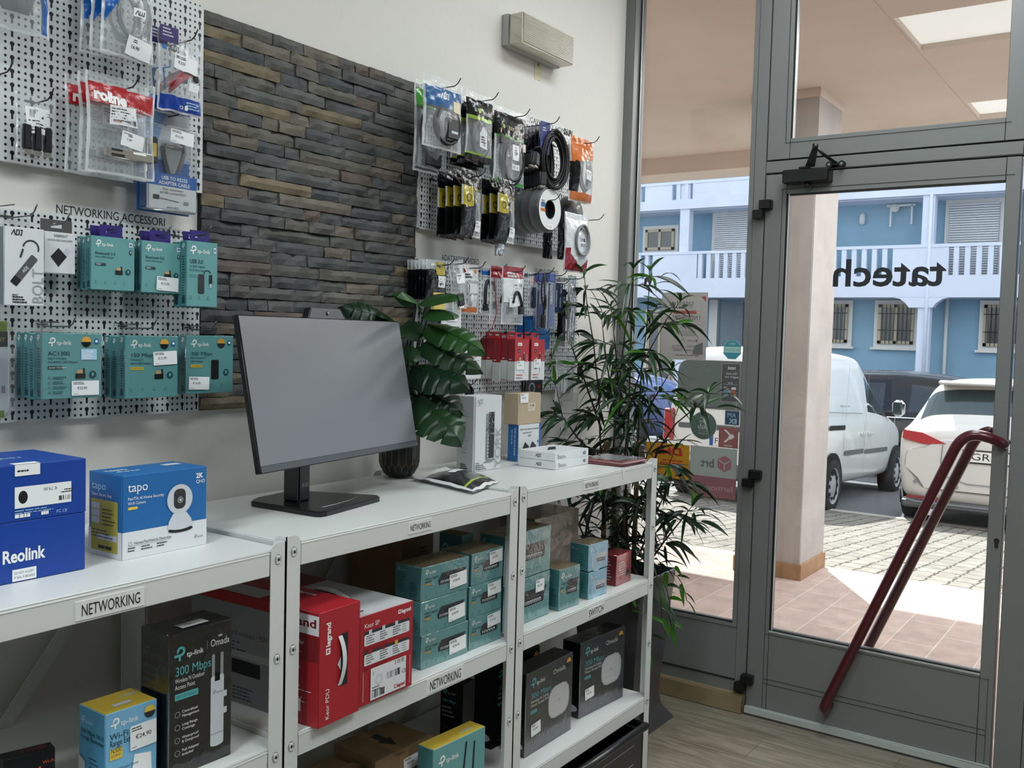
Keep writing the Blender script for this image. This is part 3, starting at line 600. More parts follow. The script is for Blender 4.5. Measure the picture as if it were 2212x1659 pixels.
F.line([(3.30,.36),(3.36,.7),(3.38,1.03)],.009,grey); F.line([(1.17,1.05),(1.2,1.72)],.009,grey); F.line([(2.06,1.05),(2.10,1.75)],.009,grey)
F.rect(1.2,.64,.83,.06,trimm,.02); F.rect(2.1,.63,1.15,.055,trimm,.02); F.rect(.55,.95,.62,.055,archm,.01); F.line([(.3,1.16),(1.9,1.14)],.01,grey)
F.text('info@corriere.it   servizi',.9,1.22,.028,ink); mb.build('side_panel_lines',van)
mb=MB()
for x in (1.95,2.3): mb.box(x-.09,x+.09,-.935,-.9,.87,.91,vw,.01)
mb.build('door_handle',van)
mb=MB(); mb.box(3.18,3.32,-1.10,-.94,1.10,1.33,vw,.05); mb.box(3.176,3.19,-1.08,-.96,1.13,1.30,carglass,.006); mb.box(3.22,3.32,-.97,-.86,1.1,1.16,archm); mb.build('wing_mirror',van)
for sg in (-1,1):
    mb=MB(); mb.box(-.03,.14,sg*.82-.07,sg*.82+.07,.72,1.10,redl,.02); mb.build('tail_lamp',van)
mb=MB(); F=Face(mb,(-.005,.9,0),(0,-1,0),(0,0,1)); F.rect(.16,1.12,1.48,.56,mat('rear_glass','#56625f',.06,spec=.8),.12); F.rect(.2,.88,1.4,.06,trimm,.02); F.rect(.6,.7,.52,.115,plate,.01); F.rect(.6,.7,.045,.115,euro); F.text('FM 827',.66,.725,.065,black); F.line([(.9,.5),(.9,1.65)],.008,grey); F.text('VANS',.35,.55,.05,grey,shear=.2)
mb.box(-.06,.05,-.88,.88,.33,.5,trimm,.03); mb.build('rear_doors',van)
# pearl white suv seen from behind
st=[(0,.42,.80,.92,.70,.83,.60),(.02,.30,.95,1.02,.86,.90,.66),(.12,.26,1.04,1.10,.89,.92,.72),(.22,.25,1.05,1.14,.90,.925,.73),(.52,.24,1.06,1.52,.91,.93,.68),(.62,.24,1.06,1.58,.91,.93,.67),(1.6,.24,1.04,1.63,.91,.93,.69),(2.5,.24,1.02,1.60,.91,.93,.67),(3.3,.24,.98,1.08,.91,.92,.72),(4.1,.28,.88,.94,.88,.88,.68),(4.5,.36,.7,.76,.75,.75,.5)]
suv=car('estate_car','pearl white car seen from behind through the door glass',10.75,-.45,gz(11.3),0,4.5,st,suvp,(.75,3.5),.335,(4,5,6,7),.93,R(2.86),rearglass=(3,))
for sg in (-1,1):
    mb=MB(); mb.prism([(-.004,sg*.88,.93),(-.004,sg*.87,1.02),(-.004,sg*.68,1.0),(-.004,sg*.44,.90),(-.004,sg*.66,.88)],(.25,0,0),redl); mb.build('tail_lamp',suv)
mb=MB(); F=Face(mb,(-.013,.92,0),(0,-1,0),(0,0,1)); F.rect(.64,.72,.56,.14,black,.01); F.rect(.66,.735,.52,.11,plate,.01); F.rect(.66,.735,.04,.11,euro); F.text('GR·335',.72,.757,.07,black,w=.42)
F.line([(.45,.9),(.44,.7),(.5,.56),(.7,.5),(1.3,.5)],.012,grey); F.rect(.12,.30,.42,.03,mat('reflector_red','#8c2a30',.3)); F.line([(.06,.45),(.08,.3),(.2,.27),(1.6,.27)],.016,grey)
F.circ(.2,.48,.022,grey); F.circ(.6,.46,.022,grey); mb.build('tailgate_trim',suv)
mb=MB(); mb.box(.34,.66,-.62,.62,1.52,1.57,suvp,.02); mb.build('roof_spoiler',suv)
mb=MB(); mb.box(.0,.3,-.86,.86,.2,.3,trimm,.03); mb.build('rear_skirt',suv)
# black suv parked across
st=[(0,.45,.80,.95,.72,.80,.6),(.06,.3,.98,1.05,.88,.92,.7),(.3,.25,1.02,1.40,.92,.95,.70),(.6,.24,1.02,1.62,.93,.96,.68),(1.55,.24,1.00,1.70,.93,.96,.68),(1.68,.24,1.00,1.70,.93,.96,.68),(2.6,.24,.98,1.68,.93,.96,.67),(2.72,.24,.98,1.67,.93,.96,.67),(3.6,.24,.95,1.05,.92,.95,.75),(4.5,.3,.85,.92,.88,.9,.7),(4.9,.4,.7,.76,.75,.75,.5)]
bs=car('black_suv','glossy black car parked crosswise behind the two white ones',16.9,.1,-.67,R(90),4.9,st,blk,(.9,3.8),.37,(2,3,5,7),.955,glass=bkgl)
mb=MB(); F=Face(mb,(.3,.962,0),(1,0,0),(0,0,1)); F.n=Vector((0,1,0))
for x in (1.3,2.5): F.line([(x,.4),(x,1.0)],.01,grey)
F.rect(.95,.93,.22,.035,blk,.01); F.line([(.3,1.02),(3.2,.97)],.014,chrome); F.line([(.3,.52),(3.2,.47)],.02,grey); mb.build('side_trim',bs)
st=[(0,.4,.75,.9,.7,.76,.55),(.06,.28,.9,1.0,.82,.86,.66),(.5,.22,.95,1.38,.85,.89,.62),(1.6,.22,.94,1.46,.86,.89,.63),(2.5,.22,.92,1.42,.86,.89,.61),(3.2,.22,.88,.98,.85,.88,.68),(3.9,.28,.78,.84,.8,.82,.6),(4.1,.38,.6,.66,.65,.66,.4)]
bc=car('blue_hatchback','blue car parked far behind the bamboo',17.4,6.0,-.67,R(90),4.1,st,blp,(.7,3.2),.315,(2,3,4),.885)
# bicycle behind the cars
t=thing('bicycle','bicycle handlebar with a basket showing above the black car','bicycle',(19.2,1.35,-.67))
mb=MB()
for x in (-.55,.55): mb.lathe([(.31,-.02),(.34,0),(.31,.02)],tyre,24,'y',(x,0,.34))
mb.build('wheels',t)
mb=MB(); mb.tube([(-.55,0,.34),(-.42,0,.95),(-.40,0,1.44)],.018,shut,8); mb.tube([(.55,0,.34),(.1,0,.35),(.25,0,.95),(-.42,0,.9)],.016,shut,8); mb.tube([(.1,0,.35),(-.44,0,.85)],.016,shut,8); mb.build('frame',t)
mb=MB(); mb.tube([(-.38,-.33,1.47),(-.4,-.15,1.5),(-.4,0,1.44),(-.4,.15,1.5),(-.38,.33,1.47)],.016,rim,8); mb.tube([(-.38,-.34,1.467),(-.39,-.2,1.49)],.022,black,8); mb.tube([(-.38,.34,1.467),(-.39,.2,1.49)],.022,black,8); mb.build('handlebar',t)
mb=MB(); mb.box(-.62,-.46,-.17,.17,1.12,1.38,mat('basket_wire','#a9aba9',.6),.02); mb.build('basket',t)
# ---------------------------------------------------------------- white shelving units
sw_m=mat('shelf_white_steel','#d3d6d4',.38,spec=.5); hole=mat('punched_hole','#15181a',.8); sign_p=mat('sign_paper','#dcdedb',.5)
def post(t,x,y,zt,sx,sy,front):
    """angle post at a corner; sx,sy: direction of its flanges"""
    mb=MB(); a=.037; e=.002; r=.016
    prof=[(0,0),(a,0),(a,zt-r)]+[(a-r+r*math.cos(R(q)),zt-r+r*math.sin(R(q))) for q in (15,35,55,75,90)]+[(0,zt)]
    mb.prism([(x+sx*p,y,q) for p,q in prof],(0,sy*e,0),sw_m); mb.prism([(x,y+sy*p,q) for p,q in prof],(sx*e,0,0),sw_m)
    if front:
        z=zt-.033
        while z>.05:
            c=x+sx*.0195
            mb.prism([(c+.0085*math.cos(R(q)),y-.0004,z+.011*math.sin(R(q))) for q in range(0,360,20)],(0,.0006,0),mat('post_recess','#8f9594',.5))
            mb.box(c-.006,c+.005,y-.0022,y,z-.009,z+.008,sw_m,.0012); mb.prism([(c+.0028*math.cos(R(q)),y-.0026,z+.0034*math.sin(R(q))) for q in range(0,360,30)],(0,.0006,0),hole)
            z-=.2
    mb.build('post',t)
def unit(label,x0,x1,zt,shelves,signs):
    t=thing('shelving_unit',label,'shelf',(x0,-.5325,0)); w=x1-x0; d=.5
    for x,sx in ((0,1),(w,-1)):
        for y,sy,fr in ((0,1,1),(d,-1,0)): post(t,x,y,zt+.0135,sx,sy,fr)
    for z in shelves:
        mb=MB(); mb.box(.003,w-.003,.003,d-.003,z-.004,z,sw_m,.0015)
        mb.box(.039,w-.039,.0008,.004,z-.050,z-.003,sw_m,.0012); mb.tube([(.039,.003,z-.0015),(w-.039,.003,z-.0015)],.0022,sw_m,6); mb.tube([(.039,.0012,z-.0062),(w-.039,.0012,z-.0062)],.0012,sw_m,6)
        mb.box(.039,w-.039,d-.004,d-.0008,z-.050,z-.003,sw_m); mb.box(.003,.0045,.039,d-.039,z-.05,z-.003,sw_m); mb.box(w-.0045,w-.003,.039,d-.039,z-.05,z-.003,sw_m); so=mb.build('shelf',t)
        for s,sx,sz,ww,hh,th in signs:
            if not z-.06<sz<z: continue
            mb=MB(); mb.box(sx-x0,sx-x0+ww,-.0006,.0008,sz,sz+hh,sign_p); F=Face(mb,(sx-x0,-.0006,sz),(1,0,0),(0,0,1)); F.text(s,ww/2,(hh-th)/2,th,black,'c',w=ww*.86); mb.build('shelf_sign',so)
    mb=MB(); mb.prism([(.06,d+.003,.10),(.10,d+.003,.10),(w-.03,d+.003,zt-.08),(w-.07,d+.003,zt-.08)],(0,.002,0),sw_m); mb.build('brace',t)
    return t
unit('left white steel shelving unit carrying the blue camera cartons',.478,1.2975,1.053,(.25,.655,1.053),[('NETWORKING',.855,1.0075,.125,.032,.019)])
unit('middle white steel shelving unit below the all-in-one computer',1.2995,2.1185,1.061,(.262,.664,1.061),[('NETWORKING',1.668,1.021,.085,.028,.014),('NETWORKING',1.747,.620,.142,.037,.023)])
unit('right white steel shelving unit beside the tall bamboo planter',2.1205,2.951,1.067,(.262,.670,1.067),[('NETWORKING',2.46,1.029,.094,.026,.014),('SWITCH',2.505,.628,.105,.031,.021)])
mb=MB(); mb.prism([(0,0,0),(.02,0,.004),(.012,0,-.03),(.006,0,-.032)],(0,-.0012,0),sign_p); o=mb.build('paper_tab',loc=(2.70,-.5318,1.068)); tag(o,'small torn paper tab on the front lip of the right shelf','paper')
# ---------------------------------------------------------------- printed cartons on the shelves
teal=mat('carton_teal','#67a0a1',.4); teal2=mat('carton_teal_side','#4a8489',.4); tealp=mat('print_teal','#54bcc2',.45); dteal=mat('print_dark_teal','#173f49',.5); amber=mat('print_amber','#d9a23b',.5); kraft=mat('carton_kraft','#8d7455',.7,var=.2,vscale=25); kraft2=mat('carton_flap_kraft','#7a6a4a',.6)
skyb=mat('carton_sky_blue','#7ab7dc',.4); yel=mat('carton_yellow','#c9ae3f',.45); obk=mat('carton_black','#131518',.4,spec=.2); royal=mat('carton_royal_blue','#10409a',.4); tapob=mat('carton_tapo_blue','#1b66a8',.4); whitec=mat('carton_white','#dcdfe2',.4); redc=mat('carton_red','#a81f2a',.4); dred=mat('carton_dark_red','#7c1820',.45); charcoal=mat('print_charcoal','#2c3034',.4); pale=mat('print_pale_grey','#c9ced4',.4); lblue=mat('print_light_blue','#a7cfe6',.5); yprint=mat('print_yellow','#e0c24a',.5)  # carton and print colours, the darkest print a charcoal ink
wrap=clear('shrink_wrap','#fdfefe',.014,.45,.06,bump=.4,bscale=22)
def wrapping(o,w,d,h,e=.0012):
    mb=MB(); mb.box(-w/2-e,w/2+e,-d/2-e,d/2+e,.0003,h+e,wrap,.002); mb.build('shrink_wrap',o)
def swimg(F,x,y,w,h,n,c=charcoal):
    """printed picture of a small network switch"""
    F.poly([(x+w*.12,y+h),(x+w,y+h),(x+w*.88,y+h*.42),(x,y+h*.42)],c); F.poly([(x,y+h*.42),(x+w*.88,y+h*.42),(x+w*.86,y),(x+w*.03,y)],black)
    for i in range(n): F.rect(x+w*.08+i*w*.7/n,y+h*.1,w*.7/n*.78,h*.22,pale); F.rect(x+w*.08+i*w*.7/n+w*.7/n*.2,y+h*.1,w*.7/n*.38,h*.15,black)
def icons(F,x,y,w,n,s,c):
    for i in range(n): F.ring(x+w*i/n+s,y+s,s*.45,s*.62,c,n=12); F.lines(x+w*i/n-s*.3,y-s*.7,s*2.6,1,s,s*.3,c,i)
def sw_art(ports,title):
    def art(f,w,d,h):
        F=f['front']; logo_tp(F,w*.07,h*.74,h*.17,white); F.text(title,w*.07,h*.60,h*.07,dteal,bold=.01); F.lines(w*.07,h*.53,w*.2,1,1,h*.03,dteal); F.rect(w*.07,h*.44,w*.12,h*.05,amber); swimg(F,w*.34,h*.36,w*.6,h*.34,ports); icons(F,w*.08,h*.12,w*.8,4,h*.035,dteal)
        F=f['left']; logo_tp(F,d*.08,h*.78,h*.12,lblue); F.lines(d*.08,h*.66,d*.36,11,h*.05,h*.018,dteal,2); F.lines(d*.56,h*.5,d*.34,9,h*.05,h*.018,dteal,3)
    return art
def sw_box(label,w,d,h,loc,rz,ports,title,pr,group=None,top=kraft2,wr=True,col=teal):
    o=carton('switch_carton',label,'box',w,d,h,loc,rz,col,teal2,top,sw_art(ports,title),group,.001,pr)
    if wr: wrapping(o,w,d,h)
    return o
z=.6645
for i in range(3):
    sw_box(('lowest','middle','topmost')[i]+' teal carton of the eight-port stack beside the red cartons',.178,.088,.0838,(1.858+(.004,-.003,0)[i],-.452,z+i*.0848),R((-2,-1,-2.5)[i]),8,'8-Port Gigabit',[('front',.103,.012,.066,.036,'€24,90',3)],'eight-port switch cartons')
    sw_box(('lowest','middle','topmost')[i]+' teal carton of the five-port stack against the shelf post',.138,.1,.0838,(2.029+(0,-.002,.003)[i],-.447,z+i*.0848),R((-1,-1.5,-.5)[i]),5,'5-Port Gigabit',[('front',.075,.043,.058,.034,'€19,90',3)],'five-port switch cartons')
sw_box('teal carton behind the five-port stack by the post',.05,.08,.27,(2.088,-.345,z),0,5,'Switch',None,wr=False)
carton('cardboard_box','brown carton in the dark at the back of the middle shelf','box',.13,.2,.31,(2.04,-.15,z),0,kraft,art=lambda f,w,d,h:(f['front'].rect(w*.6,h*.82,w*.25,h*.06,black),f['front'].lines(w*.55,h*.7,w*.35,2,.012,.004,ink)))
# red cartons
def leg(F,x,y,h,c,w=None): F.rect(x,y,h,h,c); F.rect(x+h*.22,y+h*.22,h*.56,h*.56,redc if c is white else white); F.rect(x+h*.36,y,h*.14,h*.5,c); F.text('legrand',x+h*1.25,y,h*1.0,c,w=w,bold=.03)
def vleg(F,x,y,h):   # wordmark reading upwards
    F.rot(90,x,y); leg(F,x,y-h,h,white,h*3.9); F.rot(0)
def pdu(f,w,d,h):
    F=f['front']; vleg(F,w*.16,h*.62,.013); F.rot(90,w*.17,h*.05); F.text('Keor PDU',w*.17,h*.05-.010,.0105,white); F.rot(0)
    F.rect(w*.52,h*.30,w*.17,h*.46,black); F.poly([(w*.44,h*.5),(w*.52,h*.56),(w*.52,h*.44)],pale)
    F=f['left']; g=pale
    F.rect(0,0,d*.66,h*.9,mat('carton_grey_print','#8c9093',.45)); F.text('UPS/Onduleur/Gruppo di continuità + PDU',d*.06,h*.62,.011,ink,w=d*.56); F.lines(d*.06,h*.55,d*.5,5,.008,.0025,ink,3); F.rect(d*.08,h*.27,d*.16,h*.13,black,.003); F.rect(d*.27,h*.27,d*.3,h*.13,black,.003); F.rect(0,h*.42,d*.66,h*.06,mat('carton_grey_print2','#a7abad',.45)); F.lines(d*.1,h*.14,d*.18,4,.008,.0025,ink,5); F.lines(d*.35,h*.14,d*.18,4,.008,.0025,ink,6)
    x=d*.66; F.rect(x,h*.80,d-x,h*.17,whitec); F.text('legrand',x+.012,h*.865,.017,dred,w=d-x-.02,bold=.03); F.rect(x,h*.57,d-x,h*.22,dred); F.text('800VA - 480w',x+.008,h*.7,.010,pale); F.text('50/60~',x+.05,h*.62,.009,pale); F.text("10'",x+.06,h*.45,.014,pale); F.text('autonomy',x+.03,h*.38,.007,pale); F.lines(x+.01,h*.33,d-x-.03,5,.008,.002,pale,8); F.text('IN',x+.04,h*.14,.012,pale); F.text('1',x+.075,h*.12,.024,white,bold=.05); F.lines(x+.02,h*.07,.08,2,.008,.002,pale)
    F=f['top']; F.rot(-90,w*.72,d*.42); leg(F,w*.72,d*.42,.011,white,.05); F.rot(0); F.rot(-90,w*.3,d*.4); F.lines(w*.3,d*.4,.09,3,.007,.002,pale); F.rot(0); F.rect(.0,d*.45,w*.45,d*.4,pale)
o=carton('ups_carton','upright red carton with a white carry handle at the front','box',.124,.40,.243,(1.4275,-.352,z),R(1.8),redc,art=pdu)
mb=MB(); 
def strap(u,v): a=(v-.5)*2; return ((.052-.062)+.012*(u-.5)+.009*(1-a*a)*1.0-.003+.012, -.2015-.006*(1-a*a), .243*.53+a*.053)
mb.grid(strap,2,14,whitec); mb.build('carry_handle',o)['label']='white plastic carry handle'
def keor(f,w,d,h):
    F=f['front']; F.text('Keor SP',w*.08,h*.86,.010,white); leg(F,w*.70,h*.90,.009,white,.032)
    for i,zz in enumerate((.66,.44)):
        F.rect(w*.08,h*zz,w*.84,h*.16,charcoal,.004); F.rect(w*.08,h*zz,w*.84,h*.125,whitec,.004)
        for q in range(3): F.rect(w*(.16+.24*q),h*(zz+.12),w*.055,h*.05,(redc,dred,amber)[q] if i else pale); F.lines(w*(.12+.24*q),h*(zz+.10),w*.15,4,h*.026,h*.010,ink,q+i)
        F.lines(w*.78,h*(zz+.10),w*.1,4,h*.026,h*.008,grey,9); F.lines(w*.08,h*(zz-.03),w*.7,2,h*.016,h*.006,dred,3)
    F.rect(w*.2,h*.03,w*.66,h*.36,whitec); F.text('3 101 83',w*.64,h*.335,.009,ink,w=.032,bold=.02); F.text('1',w*.23,h*.30,.010,ink); F.bars(w*.5,h*.2,w*.25,h*.08,ink); F.bars(w*.23,h*.05,w*.23,h*.08,ink,5); F.ring(w*.35,h*.24,w*.04,w*.07,pale); F.lines(w*.23,h*.16,w*.2,2,.006,.002,ink); F.text('CE',w*.78,h*.2,.009,ink); leg(F,w*.64,h*.06,.008,redc,.026)
    for x in (.06,.93): F.rect(w*x,h*.05,.0012,h*.33,pale)
    F=f['top']; F.rect(w*.36,d*.42,w*.2,d*.42,black,.006); F.lines(w*.05,d*.1,w*.3,1,.01,.006,ink)
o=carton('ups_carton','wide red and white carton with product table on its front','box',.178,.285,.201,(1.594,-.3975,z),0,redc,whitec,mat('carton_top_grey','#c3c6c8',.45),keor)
mb=MB(); mb.grid(lambda u,v:(-.012+.02*(u-.5),.04+(v-.5)*.15,.2025+.016*(1-(2*v-1)**2)),2,14,whitec); mb.build('carry_handle',o)['label']='white plastic carry handle'
carton('ups_carton','red carton lying behind the wide red and white one','box',.2,.1,.197,(1.60,-.19,z),0,redc,dred,dred)
# low shelf of the middle unit
z=.2625
def kart(f,w,d,h):
    F=f['top']; F.line([(w*.42,0),(w*.42,d)],.03,mat('parcel_tape','#9a7c56',.35)); F.poly([(w*.5,d*.2),(w*.62,d*.5),(w*.56,d*.5),(w*.56,d*.75),(w*.44,d*.75),(w*.44,d*.5),(w*.38,d*.5)],ink)
    F=f['front']; F.rect(w*.42,h*.6,.03,h*.4,mat('parcel_tape'))
carton('cardboard_box','larger brown cardboard box with an arrow, low behind the teal carton','box',.205,.155,.16,(1.835,-.318,z),R(-4),kraft,art=kart,price=[('front',.1,.1,.06,.034,'€39,90',4)])
carton('cardboard_box','smaller brown cardboard box low on the left of the middle unit','box',.24,.16,.143,(1.59,-.33,z),R(-2),kraft,art=lambda f,w,d,h:f['top'].line([(0,d*.5),(w,d*.5)],.03,mat('parcel_tape')))
def rt(f,w,d,h):
    F=f['front']; logo_tp(F,.02,h*.72,h*.15,white); F.line([(w*.55,h*.3),(w*.62,h*.9)],.006,black); F.line([(w*.75,h*.3),(w*.78,h*.86)],.006,black); F.rect(w*.45,h*.16,w*.42,h*.16,black,.006); F=f['top']; F.text('3 YEAR',w*.6,d*.3,.012,lblue,w=.05); logo_p(F,w*.3,d*.2,.016,amber)
carton('router_carton','teal and yellow router carton on the low shelf beside the cardboard boxes','box',.2,.055,.185,(1.925,-.475,z),R(-4),teal,teal2,yel,rt)
def omblk(f,w,d,h):
    F=f['left']; logo_tp(F,d*.12,h*.86,h*.06,tealp,grey); F.text('300 Mbps',d*.1,h*.78,.009,tealp,w=d*.6); F.lines(d*.1,h*.72,d*.6,3,.012,.004,grey); F.lines(d*.1,h*.5,d*.6,12,.010,.003,charcoal,4); F.circ(d*.6,h*.1,d*.36,pale,ry=h*.04)
carton('access_point_carton','narrow black carton against the post on the low middle shelf','box',.06,.075,.262,(2.082,-.368,z),R(4),obk,art=omblk)
# left unit, middle shelf
z=.6555
def oud(f,w,d,h):
    F=f['front']; logo_tp(F,w*.08,h*.80,h*.10,tealp,white,.36); F.rect(w*.585,h*.83,.001,h*.06,grey); F.text('Omada',w*.64,h*.835,.0135,white,w=w*.31); F.ring(w*.80,h*.885,.003,.0042,white,40,140); F.ring(w*.80,h*.885,.0055,.0067,white,40,140)
    F.text('300 Mbps',w*.09,h*.70,.0165,tealp,w=w*.56); F.text('Wireless N Outdoor',w*.09,h*.65,.0085,white,w=w*.46); F.text('Access Point',w*.09,h*.605,.0085,white,w=w*.31); F.rect(w*.09,h*.53,w*.36,h*.045,tealp,.001); F.text('EAP110-Outdoor',w*.11,h*.542,.006,dteal,w=w*.32)
    for i,(a,b_) in enumerate((('Centralized','Management'),('Long Range','Coverage'),('Waterproof','& Dustproof'),('PoE Adapter','Included'))): y=h*(.43-.09*i); F.ring(w*.13,y,.0045,.0058,grey); F.text(a,w*.2,y+.001,.005,white); F.text(b_,w*.2,y-.007,.005,white)
    g=pale; F.rect(w*.66,h*.58,w*.05,h*.20,mat('print_mid_grey','#8d9298',.4),.003); F.rect(w*.80,h*.58,w*.05,h*.20,mat('print_mid_grey'),.003); F.rect(w*.645,h*.12,w*.215,h*.50,g,.004); F.rect(w*.71,h*.58,w*.085,h*.06,obk); F.rect(w*.86,h*.45,w*.05,h*.045,g); F.rect(w*.86,h*.33,w*.05,h*.045,g); F.circ(w*.752,h*.13,w*.108,g,ry=h*.02); F.rect(w*.645,h*.2,w*.215,.0012,grey); logo_tp(F,w*.68,h*.49,.008,grey)
    F=f['left']; logo_tp(F,d*.12,h*.8,h*.08,charcoal); 
    for i,s in enumerate(('300 Mbps','Wireless N','Outdoor','Access Point')): F.text(s,d*.1,h*(.73-.05*i),.0075,mat('print_dim','#555a5f',.4))
    F.rect(d*.1,h*.52,d*.45,h*.03,dteal); F.lines(d*.1,h*.42,d*.7,14,.009,.003,charcoal,4)
    F=f['top']; logo_tp(F,w*.15,d*.55,.02,charcoal); F.text('Omada',w*.6,d*.6,.014,charcoal)
o=carton('access_point_carton','tall black carton printed with a white outdoor antenna','box',.140,.088,.27,(1.132,-.446,z),R(-1),obk,art=oud,price=[('top',.036,.010,.06,.026,'€72,90',2)]); wrapping(o,.14,.088,.27)
def rex(f,w,d,h):
    F=f['front']; logo_tp(F,w*.1,h*.80,h*.13,white); F.text('Wi-Fi',w*.08,h*.68,.011,dteal); F.text('Range Extender',w*.08,h*.60,.011,dteal,w=w*.62); F.rect(w*.08,h*.44,w*.24,h*.13,yprint); F.text('N300',w*.1,h*.52,.0085,ink,bold=.03,w=w*.2); F.text('2x2 MIMO',w*.1,h*.475,.004,ink,w=w*.18); F.poly([(w*.45,0),(w*.9,0),(w*.88,h*.38),(w*.55,h*.42)],white); F.circ(w*.72,h*.14,w*.05,pale); F.circ(w*.85,h*.88,w*.11,charcoal); F.circ(w*.85,h*.88,w*.11,yprint,n=14,a0=0,a1=180); F.text('Wi-Fi Direct-Zone',w*.08,h*.3,.005,dteal)
    F=f['left']; logo_tp(F,d*.1,h*.8,h*.09,lblue); F.text('300 Mbps Wi-Fi',d*.08,h*.68,.008,dteal); F.text('Range Extender',d*.08,h*.61,.008,dteal); F.lines(d*.4,h*.4,d*.45,5,.008,.002,dteal); F.poly([(0,0),(d*.3,0),(d*.25,h*.35),(0,h*.4)],pale)
    F=f['top']; F.text('3 YEAR',w*.6,d*.6,.012,lblue,w=w*.32); F.rect(w*.3,d*.25,w*.35,d*.14,pale); logo_p(F,w*.45,d*.65,.012,amber)
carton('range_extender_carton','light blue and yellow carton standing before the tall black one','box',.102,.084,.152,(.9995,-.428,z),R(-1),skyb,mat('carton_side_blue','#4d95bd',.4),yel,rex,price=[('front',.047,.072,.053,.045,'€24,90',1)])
def tnd(f,w,d,h): F=f['front']; F.text('Tenda',w*.5,h*.5,.016,mat('print_orange','#d9542e',.5),'c',bold=.03); F.text('Wi-Fi',w*.75,h*.72,.006,mat('print_orange'));
def tnd2(f,w,d,h): tnd(f,w,d,h); F=f['top']; F.text('Tenda',w*.35,d*.35,.012,dred)
carton('adapter_carton','small black carton with orange lettering at the bottom left','box',.084,.03,.087,(.868,-.36,z),R(-14),obk,art=tnd2)
# right unit
z=.6705
sw_box('upper wrapped teal carton of the stack behind the front post',.232,.085,.133,(2.242,-.4425,z+.132),0,8,'8-Port Gigabit',None,'large teal cartons')
sw_box('lower teal carton of the stack behind the front post',.232,.085,.130,(2.243,-.4425,z),0,8,'8-Port Gigabit',[('front',.155,.078,.045,.036,'€41,90',0)],'large teal cartons')
sw_box('small upright teal carton in the middle of the switch shelf',.108,.075,.124,(2.452,-.462,z),R(-3),5,'5-Port Gigabit',None)
def s2(f,w,d,h): F=f['front']; logo_tp(F,w*.08,h*.72,h*.16,white); F.circ(w*.4,h*.3,w*.28,lblue); swimg(F,w*.4,h*.3,w*.52,h*.3,5,pale); F=f['left']; logo_tp(F,d*.08,h*.75,h*.12,lblue); F.lines(d*.5,h*.6,d*.3,5,.008,.002,dteal)
for i in (0,1):
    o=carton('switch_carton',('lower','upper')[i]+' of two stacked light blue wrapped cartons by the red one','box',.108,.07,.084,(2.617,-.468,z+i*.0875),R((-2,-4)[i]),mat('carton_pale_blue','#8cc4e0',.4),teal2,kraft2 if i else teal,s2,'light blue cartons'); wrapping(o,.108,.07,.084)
o=carton('small_red_carton','small wrapped red carton at the right end of the switch shelf','box',.105,.06,.102,(2.812,-.46,z),R(1),redc,dred,dred,lambda f,w,d,h:(f['front'].lines(w*.15,h*.7,w*.6,6,.008,.003,pale),f['front'].circ(w*.75,h*.3,.014,black),f['left'].lines(d*.2,h*.85,d*.5,8,.01,.003,pale))); wrapping(o,.105,.06,.102)
o=carton('wrapped_carton','large black shrink-wrapped carton at the back of the switch shelf','box',.285,.14,.205,(2.785,-.17,z),0,obk,art=lambda f,w,d,h:(f['front'].circ(w*.08,h*.86,.012,charcoal),f['left'].rect(d*.1,h*.2,d*.8,h*.6,charcoal))); 
mb=MB(); mb.box(-.1445,.1445,-.072,.072,.0003,.207,clear('wrap_tan_reflection','#fbfcfc',.30,.75,.05,bump=.25,bscale=18,surf='#cfc3b6'),.002); mb.build('shrink_wrap',o)  # tan reflection from outside is put into the wrap colour
z=.2625
def omc(f,w,d,h):
    F=f['front']; logo_tp(F,w*.1,h*.80,h*.12,tealp,white,.42); F.text('Omada',w*.56,h*.835,.0145,white,w=w*.27); F.text('300 Mbps',w*.1,h*.67,.016,tealp,w=w*.42); F.text('Wireless N Ceiling',w*.1,h*.615,.0085,white,w=w*.37); F.text('Mount Access Point',w*.1,h*.57,.0085,white,w=w*.4); F.rect(w*.1,h*.49,w*.13,h*.04,tealp); F.text('EAP115',w*.11,h*.50,.005,dteal)
    a,b_=w*.72,h*.47; F.rect(w*.47,h*.28,w*.46,h*.40,pale,w*.14); F.rect(w*.49,h*.30,w*.42,h*.37,mat('print_ivory','#e4e2e6',.4),w*.13)
    for i in range(3): F.rect(w*.49,h*(.38+.09*i),w*.42,.0012,pale)
    logo_p(F,w*.68,h*.46,.010,grey); icons(F,w*.12,h*.09,w*.64,4,.0075,grey); F.circ(w*.9,h*.9,w*.052,charcoal); F.circ(w*.9,h*.9,w*.052,amber,n=14,a0=0,a1=180)
    F=f['top']; logo_tp(F,w*.2,d*.3,.018,charcoal); F.text('Omada',w*.6,d*.35,.014,charcoal); F=f['left']; logo_tp(F,d*.1,h*.82,h*.06,charcoal); F.circ(d*.5,h*.12,d*.4,pale,ry=h*.05)
blkc=mat('carton_charcoal','#34373c',.4,spec=.3)
for lab,x,y,rz in (('left black-grey access point carton next to the front post',2.399,-.437,.5),('right black-grey access point carton nearest the planter',2.745,-.425,-4)):
    o=carton('access_point_carton',lab,'box',.262,.07,.246,(x,y,z),R(rz),blkc,obk,obk,omc,'ceiling access point cartons',price=[('front',.03,.052,.052,.036,'€39,90',4)]); wrapping(o,.262,.07,.246)
carton('access_point_carton','black access point carton behind the left one of the pair','box',.25,.07,.25,(2.38,-.33,z),0,obk,art=omc)
